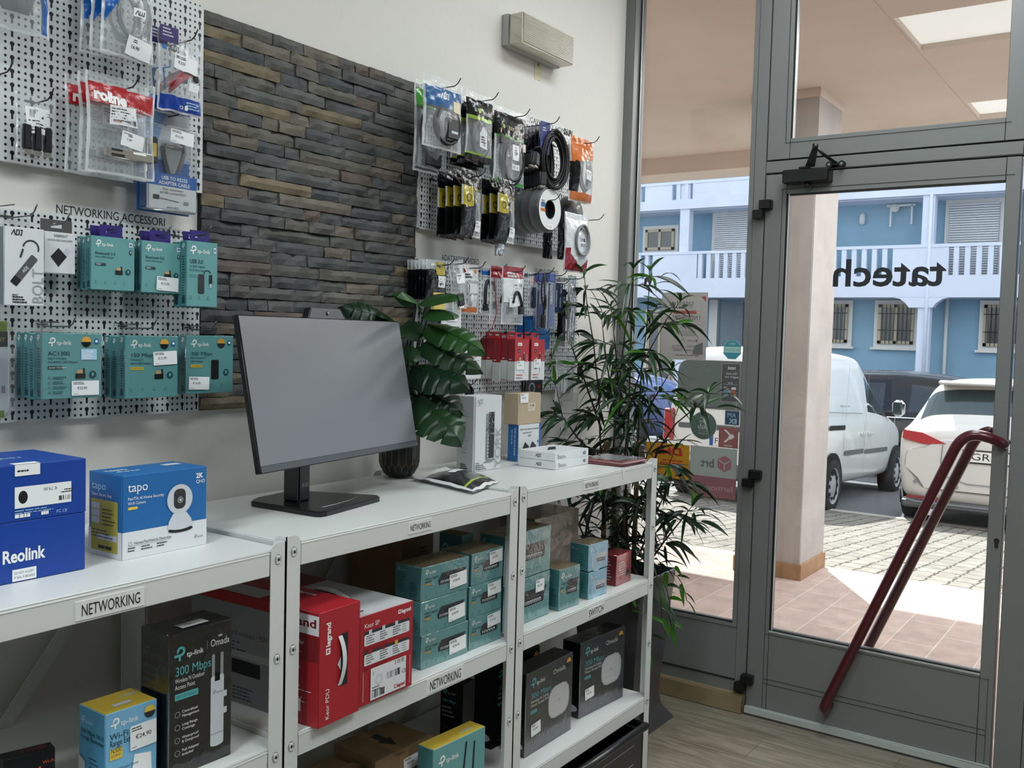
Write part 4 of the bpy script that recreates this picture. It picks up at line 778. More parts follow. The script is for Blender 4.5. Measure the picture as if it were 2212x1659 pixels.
# black crate below
t=thing('storage_crate','black plastic crate with a rolled rim under the right unit','crate',(2.54,-.37,0))
cr_=mat('crate_black','#121316',.3)
mb=MB()
for a in ((-.36,.33,-.18,-.174),(-.36,.33,.174,.18),(-.36,-.354,-.18,.18),(.324,.33,-.18,.18)): mb.box(*a,.0,.17,cr_,.002)
mb.box(-.36,.33,-.18,.18,0,.006,cr_); mb.build('crate_body',t)
mb=MB(); mb.tube([(-.36,-.188,.182),(.335,-.188,.182),(.335,.185,.182),(-.36,.185,.182),(-.36,-.188,.182)],.014,cr_,12); mb.build('rim',t)
mb=MB(); 
for zz in (.135,.07): mb.box(-.3,.27,-.1815,-.18,zz,zz+.002,mat('crate_line','#8f9296',.4))
mb.build('crease_line',t)
g=carton('green_pack','green pack lying in the black crate','pack',.12,.06,.16,(2.42,-.44,.008),0,mat('pack_green','#5d7a2a',.4)) 
# ---------------------------------------------------------------- on the counter
z=1.0535
def reo(f,w,d,h):
    F=f['front']; x=w-.127; F.rect(x,.022,.099,.036,label_paper); F.circ(x+.014,.040,.008,black,ry=.011); F.rot(180,x+.06,.04); F.text('€ 79,00',x+.047,.028,.0052,ink); F.bars(x+.018,.045,.026,.008,ink); F.lines(x+.018,.038,.026,2,.004,.002,ink,5); F.rot(0)
    F.lines(x,.017,.085,2,.004,.0014,lblue); F.text('FC CE',x+.072,.006,.005,lblue); F.lines(x,.006,.04,1,1,.006,white); F.lines(x+.045,.006,.02,1,1,.006,white); F.rect(x,h*.80,.043,h*.20,label_paper); F.lines(x+.004,h*.87,.03,1,1,.003,ink); F.lines(x-.09,h*.7,.06,6,.006,.002,lblue)
    F=f['top']; F.rot(180,w*.65,d*.5); F.text('reolink',w*.52,d*.5,.018,lblue); F.rot(0); F.rect(x,0,.043,d*.10,label_paper)
def reo2(f,w,d,h): F=f['front']; F.text('Reolink',w-.147,.035,.0205,white,w=.074,bold=.03); F.rect(w-.130,.002,.041,.020,label_paper); F.text('DO NOT ACCEPT',w-.127,.0135,.0042,ink,w=.034); F.text('IF SEAL IS BROKEN',w-.127,.006,.0042,ink,w=.035)
carton('camera_carton','lower royal blue carton with large white lettering on the counter','box',.33,.17,.102,(.788,-.312,z),0,royal,art=reo2)
carton('camera_carton','upper royal blue carton with an upside-down price label','box',.33,.175,.0955,(.789,-.310,z+.1025),0,royal,art=reo)
def tapo(f,w,d,h):
    F=f['front']; F.rect(0,0,w,h*.325,whitec); F.text('tapo',w*.06,h*.80,.017,white,w=.042); F.text('Pan/Tilt AI Home Security',w*.06,h*.70,.0055,white,w=w*.41); F.text('Wi-Fi Camera',w*.06,h*.645,.0055,white,w=w*.2); F.rect(w*.06,h*.585,w*.11,h*.035,yprint,.003); F.text('2K',w*.86,h*.865,.0095,white,bold=.03); F.text('QHD',w*.86,h*.80,.0065,white)
    F.text('Human/Pet/Vehicle Detection',w*.13,h*.165,.0055,ink,w=w*.43); F.rect(w*.06,h*.15,w*.5,.0006,grey); F.ring(w*.085,h*.18,.003,.004,grey,n=8); F.lines(w*.06,h*.12,w*.12,2,.005,.0022,ink,3); F.lines(w*.21,h*.12,w*.14,2,.005,.0022,ink,4); F.lines(w*.39,h*.12,w*.14,2,.005,.0022,ink,5); logo_tp(F,w*.84,h*.1,.008,grey)
    cx=w*.64; F.poly([(cx-w*.13,h*.27),(cx+w*.18,h*.27),(cx+w*.16,h*.37),(cx+w*.1,h*.46),(cx-w*.06,h*.46),(cx-w*.11,h*.37)],mat('print_cloud','#ccd1d6',.4)); F.circ(cx+w*.03,h*.25,w*.15,black,ry=h*.035); F.circ(cx+w*.025,h*.30,w*.155,mat('print_cloud'),ry=h*.05); F.circ(cx+w*.02,h*.63,w*.155,pale); F.rect(cx-w*.055,h*.51,w*.145,h*.25,charcoal,w*.055); F.ring(cx+w*.025,h*.62,.004,.0065,grey); F.circ(cx+w*.025,h*.62,.0025,pale)
    F=f['left']; F.rect(0,0,d,h*.325,whitec); F.text('tapo',d*.1,h*.80,.014,lblue,w=d*.42); F.text('Smart. Secure. Easy',d*.1,h*.72,.006,white,w=d*.6); F.rect(d*.08,h*.06,d*.8,h*.62,mat('print_olive_yellow','#b5a742',.5),.003)
    for i in range(3): F.rect(d*.1,h*(.56-.085*i),d*.24,h*.075,pale,.002)
    F.rect(d*.28,h*.2,d*.58,h*.07,pale,.002); F.lines(d*.1,h*.3,d*.7,3,.006,.002,ink); F.rect(d*.3,h*.09,d*.2,h*.04,black,.001); F.rect(d*.52,h*.09,d*.18,h*.04,black,.001); F.lines(d*.42,h*.56,d*.4,5,.007,.002,ink,7)
    F=f['top']; F.text('tapo',w*.05,d*.6,.018,white); F.lines(w*.1,d*.42,w*.4,1,1,.004,white); F.rect(w*.72,d*.55,w*.2,d*.2,pale)
carton('camera_carton','blue and white camera carton showing a round white camera','box',.189,.105,.157,(1.1225,-.337,z),R(1),tapob,art=tapo)
z=1.0615
t=thing('all_in_one_computer','black all-in-one computer with webcam, its switched-off screen grey with painted glare','computer',(1.60,-.232,z))
def mon(mb): mb.T=Matrix.Translation((1.6654-1.60,-.3032+.232,1.3484-z))@Matrix.Rotation(R(9.33),4,'Z')@Matrix.Rotation(R(-11.53),4,'X')
scr=mat('screen_glare_grey','#6b6e74',.32,spec=1.0); bezel=mat('bezel_black','#08090b',.3); chin=mat('chin_grey','#4b4e53',.35)  # grey of the switched-off screen is glare put into its base colour
W2,H2=.3208,.1724
mb=MB(); mon(mb); mb.box(-W2,W2,.001,.016,-H2,H2,bezel,.002); mb.box(-W2+.03,W2-.03,.016,.045,-H2+.02,H2-.03,bezel,.01); mb.build('housing',t)
mb=MB(); mon(mb); mb.box(-W2+.0035,W2-.0035,0,.002,-H2+.0165,H2-.003,scr); mb.build('screen',t)
mb=MB(); mon(mb); mb.box(-W2+.0035,W2-.0035,-.0008,.002,-H2+.002,-H2+.0155,chin); mb.build('chin',t)
mb=MB(); mon(mb); mb.prism([(-.078,.004,H2-.004),(.078,.004,H2-.004),(.06,.004,H2+.026),(-.058,.004,H2+.026)],(0,.018,0),bezel); mb.prism([(-.072,.003,H2-.003),(.073,.003,H2-.003),(.057,.003,H2+.0235),(-.055,.003,H2+.0235)],(0,.001,0),chin)
mb.lathe([(.001,-.001),(.0045,-.001),(.0045,.003)],black,16,'y',(.002,.002,H2+.012)); mb.lathe([(.001,-.002),(.0022,-.002)],pale,10,'y',(.002,.001,H2+.0125)); mb.build('webcam',t)
def st_(mb): mb.T=Matrix.Rotation(R(9.33),4,'Z')
mb=MB(); st_(mb); mb.box(-.0225,.0225,-.024,.024,.012,.22,bezel,.004); F=Face(mb,(-.0225,-.024,0),(1,0,0),(0,0,1)); F.n=Vector((0,-1,0)); mb.box(-.0225,.0225,-.005,.05,.18,.24,bezel,.004)
q=mat('logo_silver','#9a9ea3',.3,.6)
F.k=.0006
for i in range(3): F.line([(.012+i*.0035,.048),(.0135+i*.0035,.0565)],.0014,q)
F.line([(.030,.0565),(.0245,.0565),(.0245,.0525),(.0295,.0525),(.0285,.048),(.023,.048)],.0014,q); F.line([(.033,.048),(.0345,.0565)],.0014,q); mb.build('neck',t)
mb=MB(); P=[(1.516,-.170),(1.528,-.372),(1.535,-.384),(1.552,-.386),(1.775,-.342),(1.786,-.332),(1.786,-.318),(1.70,-.135),(1.66,-.12),(1.56,-.135),(1.525,-.155)]
mb.prism([(a-1.60,b_+.232,0) for a,b_ in P][::1],(0,0,.010),bezel); mb.prism([((a-1.64)*.975+.04,(b_+.25)*.975-.018,.010) for a,b_ in P],(0,0,.003),bezel)
mb.tube([(-.03,-.118,.0135),(.02,-.112,.0136),(.08,-.098,.0136),(.13,-.078,.0135)],.0012,q,6); mb.build('base',t)
# vase with monstera
t=thing('potted_monstera','artificial monstera in a ribbed black vase behind the computer','plant',(2.115,-.105,1.0675))
vs=mat('vase_black','#101113',.45); gold=mat('vase_gold_line','#8f7a55',.4,.3)
mb=MB(); mb.lathe([(.001,0),(.036,0),(.046,.008),(.055,.026),(.059,.045),(.0595,.125),(.055,.126),(.054,.09),(.001,.088)],vs,48); mb.build('vase',t)
mb=MB()
for i in range(18):
    a=R(i*20); b_=R(i*20+10); p=lambda r,q,h:(r*math.cos(q),r*math.sin(q),h)
    mb.tube([p(.0603,a,.125),p(.0600,a,.042),p(.0555,b_,.026)],.0007,gold,5); mb.tube([p(.0600,a,.042),p(.0555,a-R(10),.026)],.0007,gold,5); mb.tube([p(.0555,b_,.026),p(.043,b_,.005)],.0007,gold,5)
mb.build('gold_lines',t)
lg=[mat('monstera_leaf','#1f3f22',.38,spec=.5,trans=.12,var=.25,vscale=20),mat('monstera_leaf_lit','#2d5828',.38,spec=.5,trans=.2,var=.2,vscale=20),mat('monstera_leaf_shaded','#122f1d',.36,spec=.5,trans=.08,var=.2,vscale=20)]  # upper leaves lit, lower ones shaded: shading put into the leaf colours
def monst(o,base,tip,hw,m,sd,cut):
    A=Vector(base); B=Vector(tip); ax=B-A; Ln=ax.length; d=ax.normalized(); view=((Vector((0,-1.975,1.75))-A).normalized()*(.75 if cut else .5)+Vector((0,0,.45 if cut else .8))).normalized()
    sx=d.cross(view).normalized(); nn=sx.cross(d).normalized(); mb=MB(); g=random.Random(sd); nS=60
    notch=[.36,.55,.73] if cut else []
    def half(s):
        w_=hw*(math.sin(PI*min(1,(s*.93+.10)))**.75)*(1-.15*s)
        return w_
    def P(s,q,sg):
        w_=half(s)
        for n_ in notch:
            if abs(s-n_-(.02 if sg>0 else -.01))<.017: w_*=.45
        off=-.10*Ln*(q**1.5)*(1 if s<.2 else 0)+.16*hw*q
        p=A+d*(s*Ln+off)+sx*(sg*w_*q)+nn*(-.35*hw*q*q+.07*hw*math.sin(s*7+sd)*q-.5*Ln*.28*(s-.3)**2)
        if p.y>-.028: p.y=-.028+(p.y+.028)*.02
        return p-o
    for sg in (-1,1): mb.grid(lambda u,v:P(v,u,sg),4,nS,m)
    mb.tube([P(i/12,0,1)+nn*.0003 for i in range(13)],.0009,lg[0],5); return mb
LEAVES=[((2.139,-.182,1.593),(2.059,-.347,1.604),.062,1,0),((2.120,-.155,1.572),(2.036,-.175,1.608),.055,1,0),((2.112,-.214,1.555),(2.038,-.351,1.548),.050,1,0),((2.109,-.209,1.513),(2.085,-.419,1.455),.052,1,1),
((2.102,-.199,1.460),(2.099,-.404,1.399),.050,0,1),((2.069,-.186,1.393),(2.057,-.379,1.361),.070,2,1),((2.096,-.191,1.333),(2.084,-.348,1.284),.060,2,1),((2.066,-.217,1.310),(2.036,-.384,1.214),.080,0,1),
((2.05,-.10,1.525),(1.925,-.055,1.560),.045,2,1),((2.10,-.09,1.511),(2.021,-.117,1.546),.045,0,0),((2.065,-.180,1.452),(2.010,-.242,1.415),.028,0,0),((2.077,-.163,1.352),(2.025,-.229,1.234),.055,2,1),((2.124,-.126,1.525),(2.079,-.201,1.486),.05,0,0),((2.12,-.12,1.40),(2.10,-.20,1.31),.06,2,1)]
o=Vector((2.115,-.105,1.0675))
for i,(a,b_,hw,mi_,cut) in enumerate(LEAVES):
    monst(o,a,b_,hw,lg[mi_],i*3+1,cut).build('leaf',t)
    a=Vector(a)-o; mb=MB(); mb.tube(bez((.02*math.cos(i*1.3),.02*math.sin(i*1.3),.09),(a.x*.35,a.y*.35-.01,a.z*.7),tuple(a),10),[.0032-.0001*k_ for k_ in range(11)],lg[2],7); mb.build('stem',t)
def york(f,w,d,h):
    F=f['front']; logo_adj(F,w*.1,h*.9,.012,mat('print_silver','#8f959a',.35),.0016); F.lines(w*.12,h*.875,w*.18,1,1,.0015,grey); a=w*.44
    F.rect(a,h*.14,w*.10,h*.62,grey); F.rect(a+w*.10,h*.16,w*.2,h*.62,charcoal); F.poly([(a-w*.1,h*.10),(a+w*.22,h*.10),(a+w*.36,h*.15),(a+w*.1,h*.15)],grey)
    g=random.Random(4)
    for i in range(70): F.rect(a+g.uniform(0,w*.28),h*g.uniform(.45,.77),g.uniform(.001,.004),g.uniform(.001,.005),(pale,grey,black)[i%3])
    for i in range(7): F.rect(a+w*.03,h*(.18+.045*i),w*.04,h*.025,pale,.001)
    F.rot(90,w*.97,h*.02); F.text('YORK',w*.97,h*.02,.030,mat('print_mist','#9b9fa2',.4),w=h*.56); F.rot(0); F.rect(0,0,.0025,h,mat('print_edge_blue','#33406e',.4)); F.text('YORK',w*.06,h*.1,.004,ink,bold=.03); F.lines(w*.06,h*.075,w*.42,3,.006,.0025,ink)
    F=f['left']
    for i in range(4): F.ring(d*.5,h*(.78-.16*i),.005,.006,grey); F.lines(d*.32,h*(.72-.16*i),d*.4,1,1,.002,grey,i)
    F.lines(d*.25,h*.08,d*.5,3,.006,.003,ink)
carton('docking_carton','tall white carton with a silver docking tower picture','box',.130,.068,.231,(2.383,-.196,1.0675),R(-5),whitec,mat('carton_grey_white','#c0c5c6',.4),art=york)
def ext(f,w,d,h):
    F=f['front']; F.text('HDMI Over Ethernet Extender',w*.05,h*.84,.0065,ink,w=w*.86); F.lines(w*.18,h*.75,w*.6,1,1,.004,grey); F.lines(w*.42,h*.66,w*.2,1,1,.005,grey)
    for x in (.12,.45): F.poly([(w*x,h*.25),(w*(x+.17),h*.52),(w*(x+.36),h*.38),(w*(x+.30),h*.2),(w*(x+.1),h*.14)],charcoal)
    F.circ(w*.88,h*.5,.004,tapob); F.circ(w*.06,h*.35,.003,mat('print_lime','#b7c93a',.5)); F.rect(w*.93,0,w*.07,h,tapob)
    F=f['left']; F.rot(-90,d*.6,h*.9); F.text('HDMI Over Ethernet Extender',d*.6,h*.9,.007,white,w=h*.75); F.rot(0); F.rot(-90,d*.35,h*.85); F.lines(d*.35,h*.85,h*.6,1,1,.003,lblue); F.rot(0)
carton('extender_carton','white and blue extender carton standing under the beige one','box',.125,.045,.1235,(2.673,-.1695,1.0675),R(-2),whitec,tapob,art=ext)
carton('beige_carton','plain beige carton with two labels on top of the extender carton','box',.130,.058,.103,(2.667,-.164,1.0675+.1237),R(-2),mat('carton_beige','#bba98e',.6),art=lambda f,w,d,h:(f['front'].rect(w*.42,h*.42,w*.32,h*.26,mat('label_beige','#d3c7b2',.5),.001),f['front'].bars(w*.48,h*.56,w*.2,h*.08,ink),f['front'].lines(w*.46,h*.5,w*.2,1,1,.002,grey)),price=[('front',.008,.072,.045,.032,'€99,90',0)])
def adj2(f,w,d,h):
    F=f['left']; logo_adj(F,d*.48,h*.35,h*.34,black); F=f['front']; logo_adj(F,w*.82,h*.38,h*.3,black); F.text('ADJ',w*.08,h*.62,.003,ink,bold=.03); F.lines(w*.08,h*.45,w*.32,2,.005,.0025,grey)
    F=f['top']; F.poly([(w*.25,d*.45),(w*.6,d*.75),(w*.75,d*.7),(w*.45,d*.4)],charcoal)
carton('flat_white_carton','lower flat white carton of the pair at the counter edge','box',.204,.142,.0262,(2.640,-.311,z+.006),0,whitec,art=adj2); carton('flat_white_carton','upper flat white carton of the pair at the counter edge','box',.203,.14,.0262,(2.641,-.31,z+.0325),R(-1),whitec,art=adj2)
# leaflets in clear sleeves
for i in range(7):
    mb=MB(); mb.box(-.08,.08,-.075,.075,0,.0016,mat('leaflet_red','#9c2233',.35)); mb.box(-.082,.082,-.077,.077,.0017,.0022,mat('sleeve_sheen','#7c5a60',.12) if i==6 else mat('leaflet_edge','#caa9ad',.3)); 
    if i==6: mb.box(-.06,.06,-.05,.06,.0023,.0026,mat('leaflet_grey','#8f959a',.15))
    g=random.Random(i); o=mb.build('leaflet',loc=(2.835+g.uniform(-.008,.008),-.432+g.uniform(-.01,.01),1.0675+i*.0024),rz=g.uniform(-.12,.12)); tag(o,'red sleeved leaflet, %s of the pile on the counter corner'%('lowest','second from the bottom','third from the bottom','in the middle','third from the top','second from the top','topmost')[i],'leaflet','red leaflets at the counter corner')
# cable pouch lying flat
t=thing('cable_pouch','white-edged black cable pouch lying flat before the tall white carton','bag',(2.14,-.30,1.0678))
pb=mat('pouch_black','#1b1e20',.18,bump=.5,bscale=35); pw=mat('pouch_white','#dfe2e2',.3,bump=.3,bscale=30); pg=mat('pouch_green','#a3b72f',.35)
ex=Vector((.113,.115+.11,0)); ang=math.atan2(-.406+.162,2.202-2.262)
def pou(u,v):
    a=Vector((2.089,-.182)); b_=Vector((2.262,-.162)); c_=Vector((2.202,-.406)); d_=Vector((2.013,-.457))
    p=a.lerp(b_,u).lerp(d_.lerp(c_,u),v); hh=.026*max(0,math.sin(PI*u))**.6*max(0,math.sin(PI*min(1,max(0,(v-.12)/.88))))**.6+.004+.004*noise.noise(Vector((u*5,v*6,2)))+(.012*(1-v*5)*u if v<.2 else 0)
    return (p.x-2.14,p.y+.30,max(.002,hh))
mb=MB(); mb.grid(pou,24,30,pb,True,lambda u,v: pw if (v<.16 or u<.06 or u>.94 or v>.955) else (pg if .84<v<.86 or .2<v<.215 else pb)); mb.grid(lambda u,v:(pou(u,v)[0],pou(u,v)[1],.001),6,6,pw); mb.build('pouch',t)
mb=MB(); mb.grid(lambda u,v:(pou(.35+.3*u,.40+.14*v)[0],pou(.35+.3*u,.40+.14*v)[1],pou(.35+.3*u,.40+.14*v)[2]+.0015),6,4,label_paper); mb.build('price_label',t)
# woven basket bit behind the white carton
t=thing('decor_bundle','small brown dried flower bundle between the tall white carton and the blue one','decoration',(2.60,-.05,1.0675))
mb=MB(); bw_=mat('dried_brown','#6b5040',.85,bump=.8,bscale=60); mb.lathe([(.02,0),(.028,.03),(.03,.09),(.024,.13),(.01,.15)],bw_,12); mb.build('stalks',t)
mb=MB(); g=random.Random(2)
for i in range(14): a=g.uniform(0,6.3); r=.026; q=Vector((r*math.cos(a),r*math.sin(a),g.uniform(.03,.14))); mb.lathe([(.001,-.006),(.007,-.003),(.007,.003),(.001,.006)],mat('dried_cream','#cbbfae',.8),8,'y',q)
mb.build('flowers',t)
# ---------------------------------------------------------------- pegboards
def pegmat():
    m,n,b=nodes_of('pegboard_white_steel',.4,.5); L=n.links.new
    t=N(n,'ShaderNodeTexCoord'); s=N(n,'ShaderNodeSeparateXYZ'); L(t.outputs['Object'],s.inputs[0])
    def M(op,a,b_=None,c=None):
        q=N(n,'ShaderNodeMath',operation=op)
        for i,v in enumerate((a,b_,c)):
            if v is None: continue
            if isinstance(v,(int,float)): q.inputs[i].default_value=v
            else: L(v,q.inputs[i])
        return q.outputs[0]
    p=.01355
    u=M('DIVIDE',s.outputs['X'],p); v=M('DIVIDE',s.outputs['Z'],p)
    fu=M('SUBTRACT',M('FRACT',u),.5); fv=M('SUBTRACT',M('FRACT',v),.5)
    col=M('COMPARE',M('MODULO',M('FLOOR',u),3.0),0.0,.1)
    dot=M('LESS_THAN',M('ADD',M('MULTIPLY',fu,fu),M('MULTIPLY',fv,fv)),.045)
    v2=M('SUBTRACT',M('FRACT',M('MULTIPLY',v,.5)),.5)   # two cells high, -.5...5
    w2=M('MULTIPLY',v2,2.0)
    hd=M('SUBTRACT',w2,.42)
    head=M('LESS_THAN',M('ADD',M('MULTIPLY',fu,fu),M('MULTIPLY',hd,hd)),.12)
    slot=M('MULTIPLY',M('LESS_THAN',M('ABSOLUTE',fu),.17),M('MULTIPLY',M('LESS_THAN',w2,.42),M('GREATER_THAN',w2,-.62)))
    key=M('MAXIMUM',head,slot)
    mask=M('ADD',M('MULTIPLY',col,key),M('MULTIPLY',M('SUBTRACT',1.0,col),dot))
    mx=N(n,'ShaderNodeMixRGB'); mx.inputs['Color1'].default_value=lin('#d8dcdd'); mx.inputs['Color2'].default_value=lin('#141617'); L(mask,mx.inputs['Fac']); L(mx.outputs['Color'],b.inputs['Base Color']); return m  # holes are painted dark: the shade inside them is in the colour
peg=pegmat(); edge=mat('pegboard_edge','#cfd4d5',.4)
def board(label,x0,x1,z0,z1):
    mb=MB(); mb.box(0,x1-x0,-.02,-.018,0,z1-z0,edge,0,{'-y':peg}); mb.box(0,.002,-.019,-.0005,0,z1-z0,edge); mb.box(x1-x0-.002,x1-x0,-.019,-.0005,0,z1-z0,edge); mb.box(0,x1-x0,-.019,-.0005,0,.002,edge); mb.box(0,x1-x0,-.019,-.0005,z1-z0-.002,z1-z0,edge)
    o=mb.build('pegboard',loc=(x0,0,z0)); tag(o,label,'pegboard','white pegboards')
board('upper left white perforated pegboard carrying the red-banded bags',.526,1.479,1.81,2.252); board('lower left white perforated pegboard carrying the teal cartons',.526,1.474,1.283,1.716)
board('upper right white perforated pegboard carrying cable bags and cable spools',2.283,3.225,1.81,2.252); board('lower right white perforated pegboard carrying the red cartons',2.283,3.245,1.283,1.716)
def wallsign(txt,label,x0,x1,z0,z1,cap,w=None):
    mb=MB(); mb.box(0,x1-x0,-.001,0,0,z1-z0,sign_p); F=Face(mb,(0,-.001,0),(1,0,0),(0,0,1)); F.text(txt,.004,(z1-z0-cap)/2,cap,black,w=(x1-x0-.008))
    o=mb.build('wall_sign',loc=(x0,-.0002,z0)); tag(o,label,'sign','lettered strips above the pegboards')
wallsign('NETWORKING ACCESSORI','paper strip reading NETWORKING ACCESSORI above the teal cartons',1.118,1.393,1.7175,1.7445,.0185); wallsign('ADATTATORI VIDEO','paper strip reading ADATTATORI VIDEO over the lower right pegboard',2.412,2.622,1.7185,1.7465,.0185)
wallsign('CAVI VIDEO  HDMI','paper strip half hidden behind the black video cables',2.90,3.15,2.2545,2.2825,.018); wallsign('GUANTI TERMICI','crumpled paper strip above the clear tubes on the right',2.955,3.125,1.7185,1.7415,.014)
steel=mat('hook_wire','#6d7276',.3,.85); dkw=mat('hook_wire_dark','#2f3336',.4,.6)
def hook(x,zz,L_,of,m=None,double=False):
    mb=MB(); m=m or dkw
    mb.tube([(0,-.021,.012),(0,-.024,.0),(0,-.03,-.001),(0,-L_,0),(0,-L_-.012,.007),(0,-L_-.022,.020)],.0016,m,7); mb.tube([(-.012,-.0215,.004),(.012,-.0215,.004)],.0018,m,6)
    if double: mb.tube([(-.02,-.022,.02),(-.02,-L_*.8,.02)],.0013,m,6)
    o=mb.build('peg_hook',loc=(x,0,zz)); tag(o,'bent wire peg hook '+of,'hook','wire peg hooks'); return o
film=clear('film_clear','#fcfdfd',.07,.55,.12,bump=.6,bscale=13,surf='#e9edf0')
BAGS=[]
film_rim=clear('film_rim','#ffffff',.55,.9,.25,surf='#e6eaec')
film_b=mat('film_white','#dfe2e3',.22,bump=.5,bscale=45); film_k=mat('film_black','#121416',.16,bump=.6,bscale=45); silv=mat('film_silver','#c3c7ca',.16,.8,bump=.9,bscale=38)
def P_(name,h,**k): return mat(name,h,.22,bump=.4,bscale=45,**k)
fblue=P_('film_blue','#1c5fae'); fdblue=P_('film_deep_blue','#1b3f9a'); fred=P_('film_red','#a8222a'); fwine=P_('film_wine','#8c1f2b'); forange=P_('film_orange','#c8692a'); fyel=P_('film_yellow','#aa9a2c'); fgreen=P_('film_green','#3f8a2e'); flime=P_('film_lime','#8fae3a'); fgrey=P_('film_grey','#5a5d60')
cabk=mat('cable_black','#141517',.45); cagr=mat('cable_grey','#8d9093',.45); cared=mat('cable_red','#a12838',.45); metal=mat('plug_metal','#c9c6bf',.25,.9); plugk=mat('plug_black','#1a1b1e',.4)
class Bag:
    """sealed pouch hanging from its top; x right, z down from the hole, front towards -y"""
    def __init__(s,name,label,x,zt,w,h,y,t=.022,mf=None,seed=0,group=None,rz=0,tilt=0,back=None,cat='bag',st=.006):
        s.w,s.h,s.t,s.sd=w,h,t,seed; s.root=thing(name,label,cat,(x,y,zt),rz,group); s.root.rotation_euler=(R(tilt),0,rz)
        mf0=mf or (lambda u,v:film); mf=lambda u,v:(film_rim if (mf0(u,v) is film or back is None and mf0(u,v) is not silv) and (u<.035 or u>.965 or v>.975) and mf0(u,v) is not film_k else mf0(u,v))
        nu,nv=max(30,int(w/st)),max(40,int(h/st)); mb=MB()
        mb.grid(lambda u,v:s.pt(u,v,1),nu,nv,film,True,mf); mb.grid(lambda u,v:s.pt(1-u,v,-.55),nu,nv,film,True,(lambda u,v:back) if back else (lambda u,v:mf(1-u,v)))
        s.mb=mb; BAGS.append(s)
    def pt(s,u,v,side):
        e=math.sin(PI*min(1,max(0,u)))**.55; q=0 if v<.10 else math.sin(PI*min(1,(v-.10)/.9))**.6
        n_=noise.noise(Vector((u*4.2+s.sd,v*5.1,s.sd*.37)))*.5+noise.noise(Vector((u*9+v*6,v*10-u*4,s.sd)))*.35
        inside=1 if (0<u<1 and 0<v<1) else .25
        y=-(s.t*.5*e*q+n_*.0055*inside)*side
        x=(u-.5)*s.w*(1-.05*q*math.sin(PI*v))+noise.noise(Vector((v*6,s.sd,u*2)))*.0025; z=-v*s.h+noise.noise(Vector((u*5,s.sd+4,v)))*.0025
        if v>.97: z-=.0
        return Vector((x,y,z))
    def F(s,k=.0012,mb=None):
        mb=mb or MB(); F=Face(mb,(-s.w/2,0,-s.h),(1,0,0),(0,0,1)); F.k=k
        F.warp=lambda x,y,kk: s.pt(min(1,max(0,x/s.w)),min(1,max(0,1-y/s.h)),1)+Vector((0,-kk,0)); return F
    def print(s,fn,k=.0010):
        F=s.F(k,s.mb); fn(F,s.w,s.h)
    def price(s,x,y,val,w=.05,h=.03,rot=0):
        F=s.F(.0030); mb=F.b; F.rot(rot,x,y); F.rect(x,y,w,h,label_paper); F.lines(x+w*.06,y+h*.82,w*.5,2,h*.1,h*.055,ink,7); F.text(val,x+w*.14,y+h*.4,h*.17,black,bold=.01); F.rot(0); mb.build('price_label',s.root)
    def part(s,name,mb): return mb.build(name,s.root)
def coil(mb,cx,cz,rx,rz_,n,r,m,sd=0,y=0,open_=0):
    g=random.Random(sd)
    for i in range(n):
        a=rx+g.uniform(-.006,.006); b_=rz_+g.uniform(-.006,.006); yy=y+g.uniform(-.006,.006); ox=g.uniform(-.003,.003)
        mb.tube([(cx+ox+a*math.cos(R(q)),yy+.002*math.sin(R(q*2+i*50)),cz+b_*math.sin(R(q))) for q in range(0,360,15)],r,m,6,closed=True)
def vlt(v,a,b_): return a<=v<b_
# ---- upper left board
b1=Bag('cable_bag','clear bag with grey braided sleeving and a price label, top left corner',.982,2.27,.142,.222,-.10,.03,lambda u,v: fblue if u>.9 else film,1)
mb=MB(); 
for i in range(16): mb.tube([(-.06+.0075*i,-.002+.003*math.sin(i),-.05),(-.058+.007*i,-.004,-.12),(-.02+.003*i,-.003,-.185)],.0035,cagr,6)
b1.part('braided_sleeve',mb); b1.price(.03,.085,'€5,90',.068,.036,-6)
for k_,(yy,dx,lab) in enumerate(((-.12,0,'front'),(-.088,-.004,'middle'),(-.058,-.008,'rearmost'))):
    b=Bag('cable_bag',lab+' of the three blue-cornered grey cable bags at the top',1.211+dx,2.262,.124,.212-.006*(k_>0),yy,.024,lambda u,v:(fblue if (v<.72 and u<.62-(v-.16)*1.05+.0 and v>.05) else film),10+k_,'blue-cornered cable bags',st=.0025)
    if k_<2:
        mb=MB(); coil(mb,.018,-.115,.034,.05,4,.0028,cagr,k_); mb.box(.02,.042,-.006,.004,-.19,-.165,metal,.002); b.part('grey_cable',mb)
    if k_==0: b.print(lambda F,w,h:(logo_adj(F,w*.28,h*.90,.011,white),F.rect(w*.56,h*.42,w*.25,h*.085,label_paper),logo_adj(F,w*.60,h*.44,.010,black))); b.price(.052,.008,'€6,90',.062,.040,-8)
hook(1.211,2.250,.13,'carrying the blue-cornered grey cable bags')
